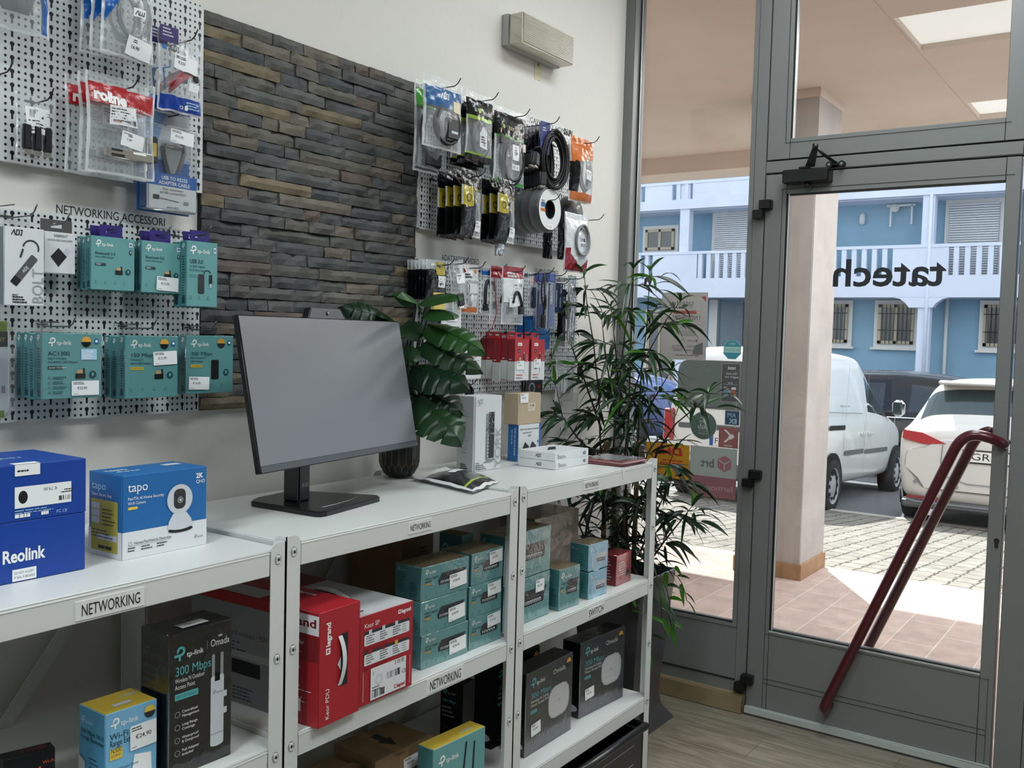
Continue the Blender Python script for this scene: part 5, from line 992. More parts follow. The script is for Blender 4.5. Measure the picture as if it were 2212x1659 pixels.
for k_,(yy,dx,lab) in enumerate(((-.10,0,'front'),(-.072,-.008,'rear'))):
    b=Bag('cable_bag',lab+' of two red cable bags with a blue foot, beside the stone panel',1.356+dx,2.142,.117,.176,yy,.02,lambda u,v: fdblue if v>.80 else film,20+k_,'red cable bags')
    mb=MB()
    for i in range(5): mb.tube([(-.03,-.003-.001*i,-.135+.004*i),(.0,-.006,-.105+.004*i),(.03,-.004,-.085+.003*i)],.003,cared,6)
    mb.tube([(-.04,-.003,-.13),(-.045,-.003,-.085),(-.03,-.003,-.08)],.0018,tapob,6); mb.box(.03,.045,-.008,.002,-.10,-.085,plugk,.002); b.part('red_cable',mb)
    mb=MB(); mb.box(-.0585,-.012,-.010,-.0085,-.028,.006,mat('header_purple','#3b2a6d',.4)); F=Face(mb,(-.0585,-.010,-.028),(1,0,0),(0,0,1)); F.lines(.006,.026,.03,3,.007,.003,pale); b.part('header_card',mb)
    if k_==0: b.print(lambda F,w,h:(F.rect(w*.06,h*.745,.012,.013,tapob,.002),logo_adj(F,w*.20,h*.745,.012,charcoal),F.lines(w*.62,h*.14,w*.3,3,.006,.003,lblue),F.text('CE',w*.45,h*.06,.007,white),F.rect(w*.58,h*.05,.009,.010,white,.002),F.rect(w*.64,h*.30,w*.26,.018,label_paper),logo_adj(F,w*.68,h*.32,.009,black))); b.price(.034,.096,'€2,50',.065,.034,-6)
hook(1.375,2.132,.115,'carrying the red cable bags')
b=Bag('adapter_bag','small clear bag with three black USB adapters and a barcode label',1.046,1.945,.083,.130,-.062,.02,None,30)
mb=MB()
for i in range(3): mb.box(-.030+.021*i,-.013+.021*i,-.012,0,-.112,-.062,plugk,.003); mb.box(-.028+.021*i,-.015+.021*i,-.012,-.002,-.122,-.112,metal,.001)
b.part('usb_adapters',mb); b.print(lambda F,w,h:(F.rect(w*.2,h*.40,w*.62,h*.40,label_paper),F.bars(w*.3,h*.64,w*.35,h*.12,ink),F.lines(w*.25,h*.58,w*.5,4,.006,.0025,ink),F.text('CE',w*.70,h*.68,.007,ink)))
hook(1.058,1.935,.085,'carrying the small adapter bag')
for k_,(yy,dx,dz,lab) in enumerate(((-.135,-.002,0,'front'),(-.098,.004,.003,'middle'),(-.062,-.004,.002,'rearmost'))):
    b=Bag('bracket_bag',lab+' of three clear red-banded bags with white lettering',1.190+dx,2.002+dz,.160,.203,yy,.03,lambda u,v:fred if .09+.10*u*.4<v<.30+.10*u*.3 else film,40+k_,'red-banded bags',tilt=0)
    mb=MB(); mb.box(-.04,.068,-.014,.0,-.168,-.148,metal,.002); mb.box(-.03,-.005,-.0146,-.013,-.155,-.150,black); mb.box(.02,.05,-.0146,-.013,-.155,-.151,white); mb.box(-.03,.0,-.0146,-.013,-.166,-.160,black); b.part('steel_bracket',mb)
    b.print(lambda F,w,h:(F.rot(-5,0,h*.75),F.text('roline',w*.08,h*.74,.022,white,w=w*.46,bold=.05),F.text('Designed for Professionals',w*.56,h*.735,.006,white,w=w*.4),F.rot(0),F.rect(w*.28,h*.50,w*.40,h*.20,mat('film_label','#d9dcdd',.3)),F.lines(w*.30,h*.66,w*.36,5,.006,.0022,ink),F.text('roline',w*.31,h*.525,.006,fred),F.bars(w*.52,h*.52,w*.14,h*.05,ink)))
    if k_==0: b.price(.068,.062,'€5,90',.056,.030,-6)
hook(1.205,1.985,.15,'carrying the red-banded bags')
# blister with serial adapter
t=thing('adapter_blister','blue clear-fronted blister pack with a serial adapter, beside the stone panel','blister pack',(1.351,-.05,1.745))
cardb=mat('card_blue','#2b66b5',.35); cardl=mat('card_sky','#8fb2de',.35)
mb=MB(); mb.box(-.068,.068,.0,.002,.0,.232,cardb); F=Face(mb,(-.068,0,0),(1,0,0),(0,0,1)); w,h=.136,.232
F.rect(.0,h*.52,w,h*.48,cardl); F.poly([(w*.55,h),(w,h),(w,h*.55),(w*.3,h*.55)],pale); F.text('ADJ',w*.1,h*.80,.012,lblue); mb.build('backing_card',t)
mb=MB(); mb.box(-.064,.064,-.034,0,.004,.085,whitec,.002,{'-x':cardb}); F=Face(mb,(-.064,-.034,.004),(1,0,0),(0,0,1)); w,h=.128,.081
F.rect(0,h*.66,w,h*.34,cardb); F.text('USB TO RS232',w/2+.004,h*.84,.0075,white,'c',bold=.02); F.text('ADAPTER CABLE',w/2+.004,h*.70,.0075,white,'c',bold=.02); F.text('Cavo convertitore',w/2,h*.55,.005,ink,'c'); F.text('da USB a seriale RS232',w/2,h*.45,.005,ink,'c'); F.rect(w*.1,h*.27,.016,.010,charcoal); F.line([(w*.24,h*.31),(w*.62,h*.26)],.0015,ink); F.rect(w*.72,h*.2,.014,.008,grey,.003); F.text('www.adj.it',w/2,h*.06,.005,ink,'c'); mb.build('printed_insert',t)
mb=MB(); mb.box(-.052,-.03,-.024,-.002,.105,.165,plugk,.004); mb.box(-.046,-.036,-.026,-.023,.12,.15,yprint,.001); mb.prism([(-.012,-.02,.15),(.035,-.02,.15),(.028,-.02,.12),(.015,-.02,.09),(.004,-.02,.09),(-.006,-.02,.12)],(0,.015,0),cagr); mb.box(-.012,.036,-.022,-.004,.148,.156,metal,.002); mb.tube([(.03,-.012,.1),(.045,-.012,.14),(.04,-.012,.17)],.006,cagr,8); mb.build('serial_adapter',t)
mb=MB(); mb.box(-.067,.067,-.037,-.0005,.002,.195,clear('blister_plastic','#fafcfd',.05,.6,.05),.006); mb.build('blister',t)
price_tag(t,Face(MB(),(-.067,-.0375,0),(1,0,0),(0,0,1)),.055,.158,.062,.030,'€16,90',-4)
hook(1.362,1.966,.085,'carrying the blue blister pack'); hook(.985,1.975,.07,'hanging empty at the left edge of the upper pegboard',double=True)
# ---- lower left board
ptab=mat('tab_purple','#2d2173',.4)
def tab(o,w,h,zz,m=None):
    """card loop with a slot"""
    mb=MB(); m=m or ptab; a=w/2; s_=.012
    mb.box(-a,a,-.0008,.0004,zz,zz+h*.35,m); mb.box(-a,a,-.0008,.0004,zz+h*.72,zz+h,m); mb.box(-a,-s_,-.0008,.0004,zz+h*.35,zz+h*.72,m); mb.box(s_,a,-.0008,.0004,zz+h*.35,zz+h*.72,m); mb.build('hang_tab',o)
def tpl(title,sub,chip,chipm,pic,year=False,badge=None):
    def art(f,w,d,h):
        F=f['front']; logo_tp(F,w*.10,h*.80,h*.135,white); F.text(title,w*.09,h*.66,h*.062 if len(title)<9 else h*.05,dteal,w=min(w*.45,w*.06*len(title)),bold=.01)
        for i,s_ in enumerate(sub): F.text(s_,w*.09,h*(.60-.058*i),h*.034,dteal,mw=w*.5)
        F.rect(w*.09,h*.45,w*.24,h*.05,chipm); F.text(chip,w*.105,h*.462,h*.026,white if chipm is dteal else ink)
        if pic=='nano': F.rect(w*.57,h*.38-.004,w*.10,h*.085,mat('print_gold','#c9a978',.4)); F.rect(w*.67,h*.38,w*.035,h*.08,charcoal); F.rect(w*.545,h*.30,w*.17,h*.08,black,.001)
        if pic=='stick': F.rect(w*.52,h*.24,w*.16,h*.34,black,.003)
        if pic=='cable': F.ring(w*.66,h*.5,w*.10,w*.125,black,20,180,14); F.rect(w*.36,h*.2,w*.2,h*.3,charcoal,.004); F.rect(w*.72,h*.36,w*.1,h*.14,black,.001); F.rect(w*.74,h*.3,w*.06,h*.06,pale)
        if badge=='amber': F.circ(w*.73,h*.87,w*.085,charcoal); F.circ(w*.73,h*.87,w*.085,amber,n=14,a0=0,a1=180); F.rect(w*.87,h*.84,w*.07,h*.08,tapob); F.rect(w*.885,h*.865,w*.04,h*.035,white)
        else: F.rect(w*.86,h*.84,w*.08,h*.08,white); F.rect(w*.875,h*.86,w*.05,h*.04,tapob)
        if badge=='bt': F.circ(w*.9,h*.74,w*.032,dteal,ry=h*.05); F.line([(w*.888,h*.755),(w*.912,h*.73),(w*.9,h*.715),(w*.9,h*.77),(w*.912,h*.755),(w*.888,h*.73)],.0006,white)
        if year: F.rect(w*.64,h*.59,w*.27,h*.17,lblue); F.text('3 YEAR',w*.66,h*.70,h*.04,white); F.lines(w*.66,h*.67,w*.22,4,h*.02,h*.009,white)
        if pic!='cable': F.circ(w*.84,h*.36,w*.06,dteal); F.rect(w*.82,h*.34,w*.04,h*.05,teal)
        if year:
            for i in range(4): F.ring(w*.11,h*(.32-.075*i),.0017,.0024,dteal,n=10); F.lines(w*.17,h*(.325-.075*i),w*.24,2,h*.025,h*.010,dteal,i)
        else: icons(F,w*.08,h*.13,w*.86,4 if pic!='cable' else 3,h*.022,dteal)
        F=f['left']; logo_p(F,d*.25,h*.88,d*.5,white); F.lines(d*.3,h*.75,d*.5,16,h*.04,h*.016,dteal,3); F.rect(d*.3,h*.04,d*.45,h*.1,dteal)
    return art
def row(names,kind,x0,x1,z0,z1,yf,dd,n,art,pr,group,tb=None,wr=False,jx=()):
    w,h=x1-x0,z1-z0; rk=('front','second','third','rearmost')
    for i in range(n):
        lab=(('front' if i==0 else 'rearmost' if i==n-1 else rk[i])+' of the '+names) if n>1 else names
        o=carton(kind,lab,'box',w,dd-.001,h,((x0+x1)/2+(jx[i] if i<len(jx) else 0),yf+dd/2+i*dd,z0+(.0015,-.001,.001,0)[i%4]),0,teal,teal2,None,art,group,.0008,pr if i==0 else None)
        if tb: tab(o,tb[0],tb[1],h)
        if wr and i==0: wrapping(o,w,dd-.001,h)
row('three slim teal Bluetooth cartons beside the white sound adapter carton','adapter_carton',1.143,1.245,1.56,1.672,-.10,.0175,3,tpl('Bluetooth 5.3',('Nano USB Adapter',),'UB500',dteal,'nano',False,'bt'),None,'left slim teal cartons',(.052,.026))
row('three slim teal Bluetooth cartons with a price label, upper row','adapter_carton',1.262,1.366,1.56,1.673,-.10,.0175,3,tpl('Bluetooth 5.0',('Nano USB Adapter',),'UB500',dteal,'nano',False,'bt'),[('front',.036,.006,.056,.031,'€15,90',-2)],'middle slim teal cartons',(.052,.026))
row('two narrow teal USB network cartons at the pegboard edge','adapter_carton',1.360,1.444,1.533,1.681,-.125,.024,2,tpl('USB 3.0',('to RJ45 Gigabit','Ethernet Network Adapter'),'UE300',teal,'cable'),None,'USB network cartons',(.052,.026))
row('four teal AC1300 cartons in the lower row','adapter_carton',1.024,1.152,1.335,1.467,-.126,.0245,4,tpl('AC1300',('Nano Wireless','MU-MIMO USB Adapter'),'Archer T3U Nano',dteal,'nano',True,'amber'),[('front',.061,.005,.060,.030,'€22,90',0)],'AC1300 cartons',None,True,(0,-.001,.001,0))
row('three teal 150 Mbps cartons in the lower row','adapter_carton',1.208,1.339,1.329,1.464,-.124,.0245,3,tpl('150 Mbps',('Wireless N','Nano USB Adapter'),'TL-WN725N',yprint,'nano',False,'amber'),[('front',.068,.070,.060,.030,'€12,90',3)],'150 Mbps cartons',None,True,(0,-.002,-.004))
row('two teal 300 Mbps cartons in the lower row','adapter_carton',1.383,1.517,1.331,1.466,-.094,.0245,2,tpl('300 Mbps',('Mini Wireless N','USB Adapter'),'TL-WN823N',yprint,'stick',False,'amber'),[('front',.006,.010,.057,.030,'€16,90',-2)],'300 Mbps cartons',None,True)
hook(1.19,1.690,.115,'carrying the left Bluetooth cartons',steel); hook(1.310,1.690,.115,'carrying the middle Bluetooth cartons',steel); hook(1.402,1.698,.135,'carrying the USB network cartons',steel)
clr_tab=clear('tab_clear','#ffffff',.08,.5,.08)
for x,of in ((1.082,'AC1300'),(1.268,'150 Mbps'),(1.445,'300 Mbps')):
    o=hook(x,1.482,.125 if x<1.4 else .1,'with a clear tab above the teal %s cartons'%of,steel); mb=MB(); mb.box(-.03,.03,-.05,-.049,-.016,.010,clr_tab); mb.build('label_holder',o)
    mb=MB(); mb.tube([(-.02,-.022,.01),(-.02,-.05,.008),(.02,-.05,.008),(.02,-.022,.01)],.0012,steel,6); mb.build('back_wire',o)
def bolt(f,w,d,h):
    F=f['front']; logo_adj(F,w*.18,h*.90,.0095,black); F.rot(52,w*.3,h*.24); F.rect(w*.3,h*.24,h*.46,.016,mat('print_gunmetal','#54575c',.35),.003); F.rect(w*.3,h*.24,.016,.016,black,.002); F.text('ADJ',w*.3+h*.2,h*.24+.005,.006,pale,bold=.03); F.rot(0); F.ring(w*.66,h*.74,.014,.017,charcoal,-20,170); F.line([(w*.46,h*.72),(w*.40,h*.62)],.0035,charcoal)
    F.rot(90,w*.97,h*.03); F.text('BOLT',w*.97,h*.03,.022,mat('print_mist'),w=h*.45); F.rot(0); F.text('BOLT',w*.2,h*.125,.003,ink,bold=.04); F.lines(w*.2,h*.10,w*.4,3,.005,.0028,ink)
o=carton('docking_carton','white docking station carton at the left picture edge','box',.080,.034,.153,(1.0025,-.083,1.521),0,whitec,mat('carton_slate','#6d7880',.4),art=bolt); mb=MB(); mb.box(-.02,.02,-.0008,.0004,.153,.172,clr_tab); mb.build('hang_tab',o)
o=carton('sound_adapter_carton','small white carton with a black square adapter and grey flap','box',.067,.028,.084,(1.087,-.066,1.590),0,whitec,art=lambda f,w,d,h:(f['front'].text('SABRENT',w*.3,h*.88,.0055,ink,bold=.03,w=w*.45),f['front'].text('USB AUDIO STEREO SOUND ADAPTER',w*.1,h*.78,.0038,ink,w=w*.8),f['front'].poly([(w*.2,h*.40),(w*.45,h*.62),(w*.72,h*.42),(w*.45,h*.16)],black),f['front'].poly([(w*.58,h*.52),(w*.7,h*.64),(w*.82,h*.55),(w*.7,h*.43)],pale))); tab(o,.067,.026,.084,mat('flap_grey','#4a4b49',.5))
hook(1.092,1.692,.085,'carrying the small white sound adapter carton',steel); hook(1.005,1.697,.12,'carrying the white docking station carton',steel,True)
t=thing('tool_kit_blister','rounded clear blister of a green and black tool kit at the left edge','blister pack',(.918,-.07,1.297))
mb=MB(); pts=[]
for cx,cz,a in ((.045,.025,-90),(.045,.171,0),(-.045,.171,90),(-.045,.025,180)): pts+=[(cx+.025*math.cos(R(a+q)),0,cz+.025*math.sin(R(a+q))) for q in (0,30,60,90)]
mb.prism(pts,(0,.002,0),mat('card_pale','#dfe2e8',.4)); F=Face(mb,(-.07,0,0),(1,0,0),(0,0,1)); F.rect(.004,.172,.132,.02,mat('card_green','#76913a',.4)); F.rect(.003,.142,.134,.030,charcoal); F.text('TOOLING KIT',.05,.152,.008,mat('print_olive_yellow'),w=.082); F.rot(90,.132,.05); F.text('200',.132,.05,.007,ink); F.rot(0); F.rect(.01,.002,.12,.014,mat('card_green')); mb.build('backing_card',t)
mb=MB(); 
for i in range(3): mb.tube([(.0+.018*i,-.012,.075),(.0+.018*i,-.012,.135)],.007,mat('handle_navy','#1d3f80',.3),10)
mb.build('screwdrivers',t); mb=MB(); mb.prism([(p[0]*.97,-.001,.098+(p[2]-.098)*.98) for p in pts],(0,-.022,0),clear('blister_plastic')); mb.build('blister',t)
# ---------------------------------------------------------------- right pegboards: upper
def hdr(c,v0,v1,foot=None,v2=.9,line=None):
    def f(u,v):
        if v0<=v<v1: return c
        if line and (v1<=v<v1+.03 or (foot and v2-.03<=v<v2)): return line
        if foot and v>=v2: return foot
        return film
    return f
b=Bag('cable_bag','large green-edged bag with a black cable behind the blue-headed bag',2.262,2.238,.160,.268,-.075,.04,lambda u,v: fgreen if .10<v<.30 and u<.5 else (fgrey if v>.95 else film),50)
mb=MB(); coil(mb,0,-.15,.045,.07,7,.0045,cabk,1,-.004); mb.box(-.04,.045,-.014,.004,-.25,-.20,plugk,.008); b.part('black_cable',mb)
b=Bag('cable_bag','blue-headed clear bag with a thick black cable, first on the right pegboard',2.212,2.232,.182,.205,-.16,.04,hdr(P_('film_steel_blue','#2f5f93'),.16,.42),51)
mb=MB(); coil(mb,.015,-.13,.05,.052,8,.005,cabk,2,-.006); mb.box(.0,.06,-.02,-.004,-.175,-.11,plugk,.006); mb.box(.02,.05,-.0208,-.0195,-.155,-.148,pale); b.part('black_cable',mb)
b.print(lambda F,w,h:(logo_adj(F,w*.36,h*.70,.016,white),F.rect(w*.68,h*.55,w*.24,h*.16,mat('label_cream','#d9cfa9',.5))))
hook(2.23,2.212,.19,'carrying the blue-headed bag')
for k_,(yy,dx,lab) in enumerate(((-.15,0,'front'),(-.115,.006,'middle'),(-.085,.01,'rear'))):
    b=Bag('cable_bag',lab+' of three black-headed bags with a green line and oval cable window',2.405+dx,2.232-.004*k_,.138,.212,yy,.034,hdr(film_k,.10,.36,film_k,.90,flime),53+k_,'black-headed cable bags')
    mb=MB(); coil(mb,.004,-.135,.036,.056,7,.0045,cagr if k_ else mat('cable_dark_grey','#56585b',.45),k_,-.005); b.part('coiled_cable',mb)
    if k_==0: b.print(lambda F,w,h:(F.rect(w*.34,h*.70,w*.11,h*.07,flime,.003),F.text('techly',w*.50,h*.70,.013,white,w=w*.32),F.poly([(w*.38,h*.22),(w*.38,h*.42),(w*.5,h*.52),(w*.66,h*.45),(w*.66,h*.20)],mat('film_label')),F.lines(w*.42,h*.36,w*.2,3,.008,.003,ink),F.text('CE',w*.5,h*.24,.006,ink)))
hook(2.425,2.215,.185,'carrying the three black-headed bags')
for k_,(yy,dx,lab) in enumerate(((-.15,0,'front'),(-.11,-.004,'rear'))):
    b=Bag('cable_bag',lab+' of two tall black-headed bags with a long display cable',2.570+dx,2.218,.176,.262,yy,.034,hdr(film_k,.08,.34,film_k,.92,fgreen),57+k_,'tall black-headed cable bags')
    mb=MB(); coil(mb,.01,-.165,.052,.068,7,.0042,cabk,k_+5,-.004); mb.box(-.066,-.042,-.012,.0,-.12,-.085,plugk,.003); mb.box(-.062,-.046,-.010,-.002,-.085,-.07,mat('print_gold'),.001); mb.tube([(-.054,-.006,-.12),(-.055,-.006,-.17),(-.03,-.006,-.22)],.0042,cabk,7); mb.box(.058,.08,-.012,0,-.13,-.10,metal,.003); b.part('display_cable',mb)
    if k_==0: b.print(lambda F,w,h:(F.rect(w*.20,h*.735,w*.07,h*.05,flime,.003),F.text('techly',w*.38,h*.73,.017,mat('print_bronze','#b9ac92',.4),w=w*.36),F.rect(w*.48,h*.38,w*.22,h*.19,mat('film_label')),F.lines(w*.50,h*.53,w*.17,2,.008,.003,ink),F.bars(w*.53,h*.44,w*.12,h*.05,ink),F.rect(w*.46,h*.26,w*.27,h*.07,mat('film_label')),F.bars(w*.5,h*.28,w*.16,h*.03,ink)))
hook(2.60,2.200,.185,'carrying the tall black-headed bags')
# coiled video cables, each with a card at the top
vcard=mat('card_indigo','#39457f',.4); vdk=mat('card_night','#1d2340',.4)
for k_ in range(6):
    yy=-.165+.023*k_
    t=thing('video_cable',('black coiled video cable with its indigo card facing the room' if k_==0 else 'black coiled video cable in the bunch behind the indigo card, seen by its card edge'),'cable',(2.755+.012*k_,yy,2.205),0,'coiled video cables'); t.rotation_euler=(0,0,R(-8 if k_==0 else 14))
    mb=MB(); [coil(mb,.052+.004*math.sin(q*2.1),-.112+.005*math.cos(q*3.3),.040+.008*(q%5),.068+.0085*(q%5),1,.0038,cabk,k_*17+q,-.004+.003*(q%4)) for q in range(11 if k_<2 else 6)]; mb.tube([(-.01,-.004,-.11),(-.03,-.004,-.08),(-.055,-.004,-.09)],.004,cabk,7); mb.tube([(.0,-.004,-.15),(-.01,-.004,-.13)],.004,cabk,7); b_=mb.build('cable',t)
    mb=MB(); mb.box(-.024,.024,-.0014,.0,-.10,.008,vcard if k_==0 else vdk); F=Face(mb,(-.024,-.0014,-.10),(1,0,0),(0,0,1))
    if k_==0: F.lines(.012,.085,.022,2,.008,.004,pale); [F.ring(.01+.014*i,.032,.004,.005,lblue,n=10) for i in range(3)]; F.lines(.007,.014,.036,1,1,.004,pale)
    mb.build('card',t)
    for px,pz,rr in ((-.062,-.125,10),(-.015,-.185,0)):
        mb=MB(); mb.T=Matrix.Translation((px,-.006,pz))@Matrix.Rotation(R(rr),4,'Y'); mb.box(-.017,.017,-.009,.009,-.022,.022,plugk,.003); mb.box(-.013,.013,-.006,.006,-.031,-.022,metal,.002); mb.build('plug',t)
hook(2.765,2.207,.195,'carrying the coiled video cables')
b=Bag('cable_bag','narrow clear bag with a thin grey cable beside the orange bag',2.985,2.235,.062,.185,-.115,.018,lambda u,v: film_k if v<.12 else film,63); mb=MB(); mb.box(-.014,.016,-.006,0,-.15,-.05,cagr,.005); b.part('grey_cable',mb); b.print(lambda F,w,h:F.rect(w*.2,h*.36,w*.55,h*.26,mat('film_label')))
b=Bag('cable_bag','orange bag with a grey cable, outermost on the upper right pegboard',3.015,2.205,.165,.232,-.155,.045,lambda u,v: forange if (v<.40-.10*u or v>.86) else (film_k if u<.28 else film),64)
mb=MB(); coil(mb,.02,-.125,.03,.06,6,.0045,cagr,3,-.006); b.part('grey_cable',mb); b.print(lambda F,w,h:(F.rect(w*.5,h*.36,w*.30,h*.15,mat('film_label')),F.bars(w*.55,h*.43,w*.2,h*.05,ink))); hook(3.035,2.190,.195,'carrying the orange bag')
# black and yellow pouches
n4=('front','second','third','rearmost')
for gi,(x,nn,lab) in enumerate(((2.327,4,'four black and yellow cable pouches on the left hook'),(2.510,3,'three black and yellow cable pouches on the second hook'))):
    for k_ in range(nn):
        yy=-.185+.034*k_
        b=Bag('cable_pouch',(n4[k_] if k_<nn-1 else 'rearmost')+' of the '+lab,x+.004*k_,1.982,.128,.20,yy,.026,lambda u,v: fyel if (.24<v<.56 and u<.42) else (film if (v>.3 and u>.55 and k_==0) else film_k),70+gi*5+k_,'black and yellow cable pouches',rz=R(10))
        if k_==0: b.print(lambda F,w,h:(F.text('displayport',w*.50,h*.70,.010,fyel,w=w*.42),F.text('to HDMI',w*.55,h*.62,.010,fyel,w=w*.32),F.text('cable',w*.66,h*.54,.010,fyel,w=w*.22),F.ring(w*.24,h*.58,.009,.012,black))); b.price(.072,.018,'€12,90',.045,.032,0)
        else: b.print(lambda F,w,h:F.ring(w*.18,h*.58,.008,.011,black))
        mb=MB(); coil(mb,.01,-.13,.03,.04,5,.004,cabk,k_); b.part('black_cable',mb)
    hook(x+.01,1.965,.21,'carrying the '+lab)
# cable rolls
rollw=mat('roll_wrap_label','#e3e6e5',.3,bump=.2)
for k_ in range(4):
    t=thing('cable_roll',n4[k_]+' of four black cable rolls wrapped in film, hanging on one hook','cable roll',(2.795+.008*k_,-.150+.038*k_,1.922),0,'wrapped cable rolls'); 
    mb=MB(); mb.lathe([(.030,-.018),(.072,-.018),(.0755,-.012),(.0755,.012),(.072,.018),(.030,.018),(.030,-.018)],cabk,40,'y')
    for i in range(7): mb.lathe([(.0755,-.0135+.004*i),(.0766,-.0118+.004*i),(.0755,-.010+.004*i)],cabk,40,'y')
    mb.build('cable_winding',t)
    mb=MB(); mb.lathe([(.033,-.0188),(.070,-.0188)],rollw,40,'y'); mb.lathe([(.0005,.002),(.033,.002)],cabk,30,'y'); F=Face(mb,(-.07,-.0192,-.07),(1,0,0),(0,0,1)); F.rect(.012,.075,.026,.013,cardb); F.rect(.012,.060,.028,.010,forange); F.lines(.015,.095,.03,3,.006,.0025,ink); F.rect(.052,.002,.04,.018,label_paper); F.text('€18,90',.056,.008,.006,ink); mb.build('paper_label',t)
    mb=MB(); mb.lathe([(.0735,-.0195),(.0785,-.013),(.0785,.013),(.073,.0205)],film,40,'y'); mb.build('film_wrap',t)
hook(2.80,1.955,.185,'passing through the four cable rolls')
t=thing('cable_roll','black cable roll in crinkled clear film, right of the four labelled rolls','cable roll',(3.045,-.095,1.938)); mb=MB(); mb.lathe([(.022,-.02),(.062,-.02),(.066,-.012),(.066,.012),(.062,.02),(.022,.02),(.022,-.02)],cabk,36,'y'); mb.build('cable_winding',t); mb=MB(); mb.lathe([(.001,-.024),(.05,-.026),(.068,-.015),(.069,.012),(.06,.022)],film,36,'y'); mb.build('film_wrap',t)
hook(3.07,1.965,.10,'carrying the film-wrapped roll'); hook(3.165,1.93,.15,'sticking out bare above the red and clear bag')
b=Bag('silver_pouch','narrow silver foil pouch showing below the yellow pouches',2.612,1.875,.052,.125,-.09,.02,lambda u,v:silv,80)
b=Bag('small_bag','small black-backed bag below the film-wrapped roll, left one',2.93,1.885,.062,.118,-.075,.016,lambda u,v: film if v<.15 else film_k,81); b=Bag('small_bag','small bag with a crumpled clear front below the film-wrapped roll',2.965,1.895,.095,.132,-.125,.03,lambda u,v: film_k if u<.35 else film,82); mb=MB(); coil(mb,.015,-.07,.02,.03,4,.003,cabk,9); b.part('black_cable',mb)
b=Bag('cable_bag','clear bag with a red foot, lowest at the right of the upper pegboard',3.022,1.935,.170,.213,-.14,.03,lambda u,v: fwine if v>.60+.32*(1-abs(u-.62)/.62)*(1 if abs(u-.62)<.45 else 0) else film_b if v<.9 else fwine,83,st=.0025); b.print(lambda F,w,h:(F.text('BKEY',w*.5,h*.72,.012,grey,w=w*.3),F.bars(w*.55,h*.53,w*.2,h*.06,ink),F.lines(w*.55,h*.48,w*.28,2,.006,.002,ink))); mb=MB(); coil(mb,.015,-.095,.04,.05,2,.004,cagr,2,-.018); b.part('grey_cable',mb)
# ---------------------------------------------------------------- right pegboards: lower
for k_ in range(6):
    b=Bag('adapter_pack',('front' if k_==0 else 'rearmost' if k_==5 else ('second','third','fourth','fifth')[k_-1])+' of six black adapter packs at the left end of the lower right pegboard',2.252+.002*k_,1.708,.098,.118,-.118+.0165*k_,.012,lambda u,v: film if v<.25 else film_k,90+k_,'black adapter packs')
    if k_==0: b.print(lambda F,w,h:(F.rect(w*.42,h*.62,w*.45,h*.34,fyel,.004),F.rect(w*.48,h*.78,w*.3,h*.10,charcoal),F.rect(w*.5,h*.3,w*.4,h*.3,mat('film_label')),F.lines(w*.52,h*.5,w*.3,3,.007,.003,ink)))
hook(2.277,1.694,.145,'carrying the six black adapter packs')
b=Bag('adapter_bag','long clear bag with a black adapter, hanging askew beside the black packs',2.335,1.712,.072,.152,-.125,.022,None,97,rz=0); b.root.rotation_euler=(0,R(-10),0); mb=MB(); mb.box(-.016,.016,-.012,0,-.14,-.10,plugk,.004); mb.box(-.012,.012,-.010,-.002,-.148,-.14,metal,.001); b.part('adapter',mb); b.price(.018,.085,'€9,90',.05,.03,-8); hook(2.338,1.702,.15,'carrying the long clear adapter bag')
b=Bag('adapter_bag','white-headed adapter bag with an orange foot',2.437,1.708,.098,.155,-.10,.022,lambda u,v: film_b if v<.32 else (forange if v>.88 else film),98); mb=MB(); mb.box(-.02,.03,-.016,-.002,-.095,-.06,mat('adapter_white','#d5d8da',.35),.004); mb.tube([(.005,-.008,-.095),(.0,-.008,-.13)],.006,mat('adapter_white'),8); b.part('white_adapter',mb); b.print(lambda F,w,h:(F.lines(w*.15,h*.78,w*.5,2,.008,.005,ink),F.circ(w*.2,h*.88,.007,fwine),F.circ(w*.8,h*.87,.008,amber),F.rect(w*.55,h*.14,w*.3,h*.24,mat('film_label')),F.bars(w*.58,h*.25,w*.2,h*.06,ink))); hook(2.44,1.697,.14,'carrying the white-headed bag')
b=Bag('adapter_bag','blue-headed bag with a looped black adapter cable',2.543,1.712,.092,.156,-.10,.022,lambda u,v: fblue if .09<v<.21 else film,99); mb=MB(); mb.tube(bez((-.025,-.006,-.14),(-.03,-.006,-.02),(.0,-.006,-.06))+bez((0,-.006,-.06),(.03,-.006,-.03),(.024,-.006,-.14)),.006,cabk,8); mb.box(-.034,-.012,-.012,0,-.148,-.125,plugk,.003); b.part('adapter_cable',mb); b.price(.034,.040,'€12,90',.045,.034,0); hook(2.556,1.698,.14,'carrying the blue-headed bag with a cable loop')
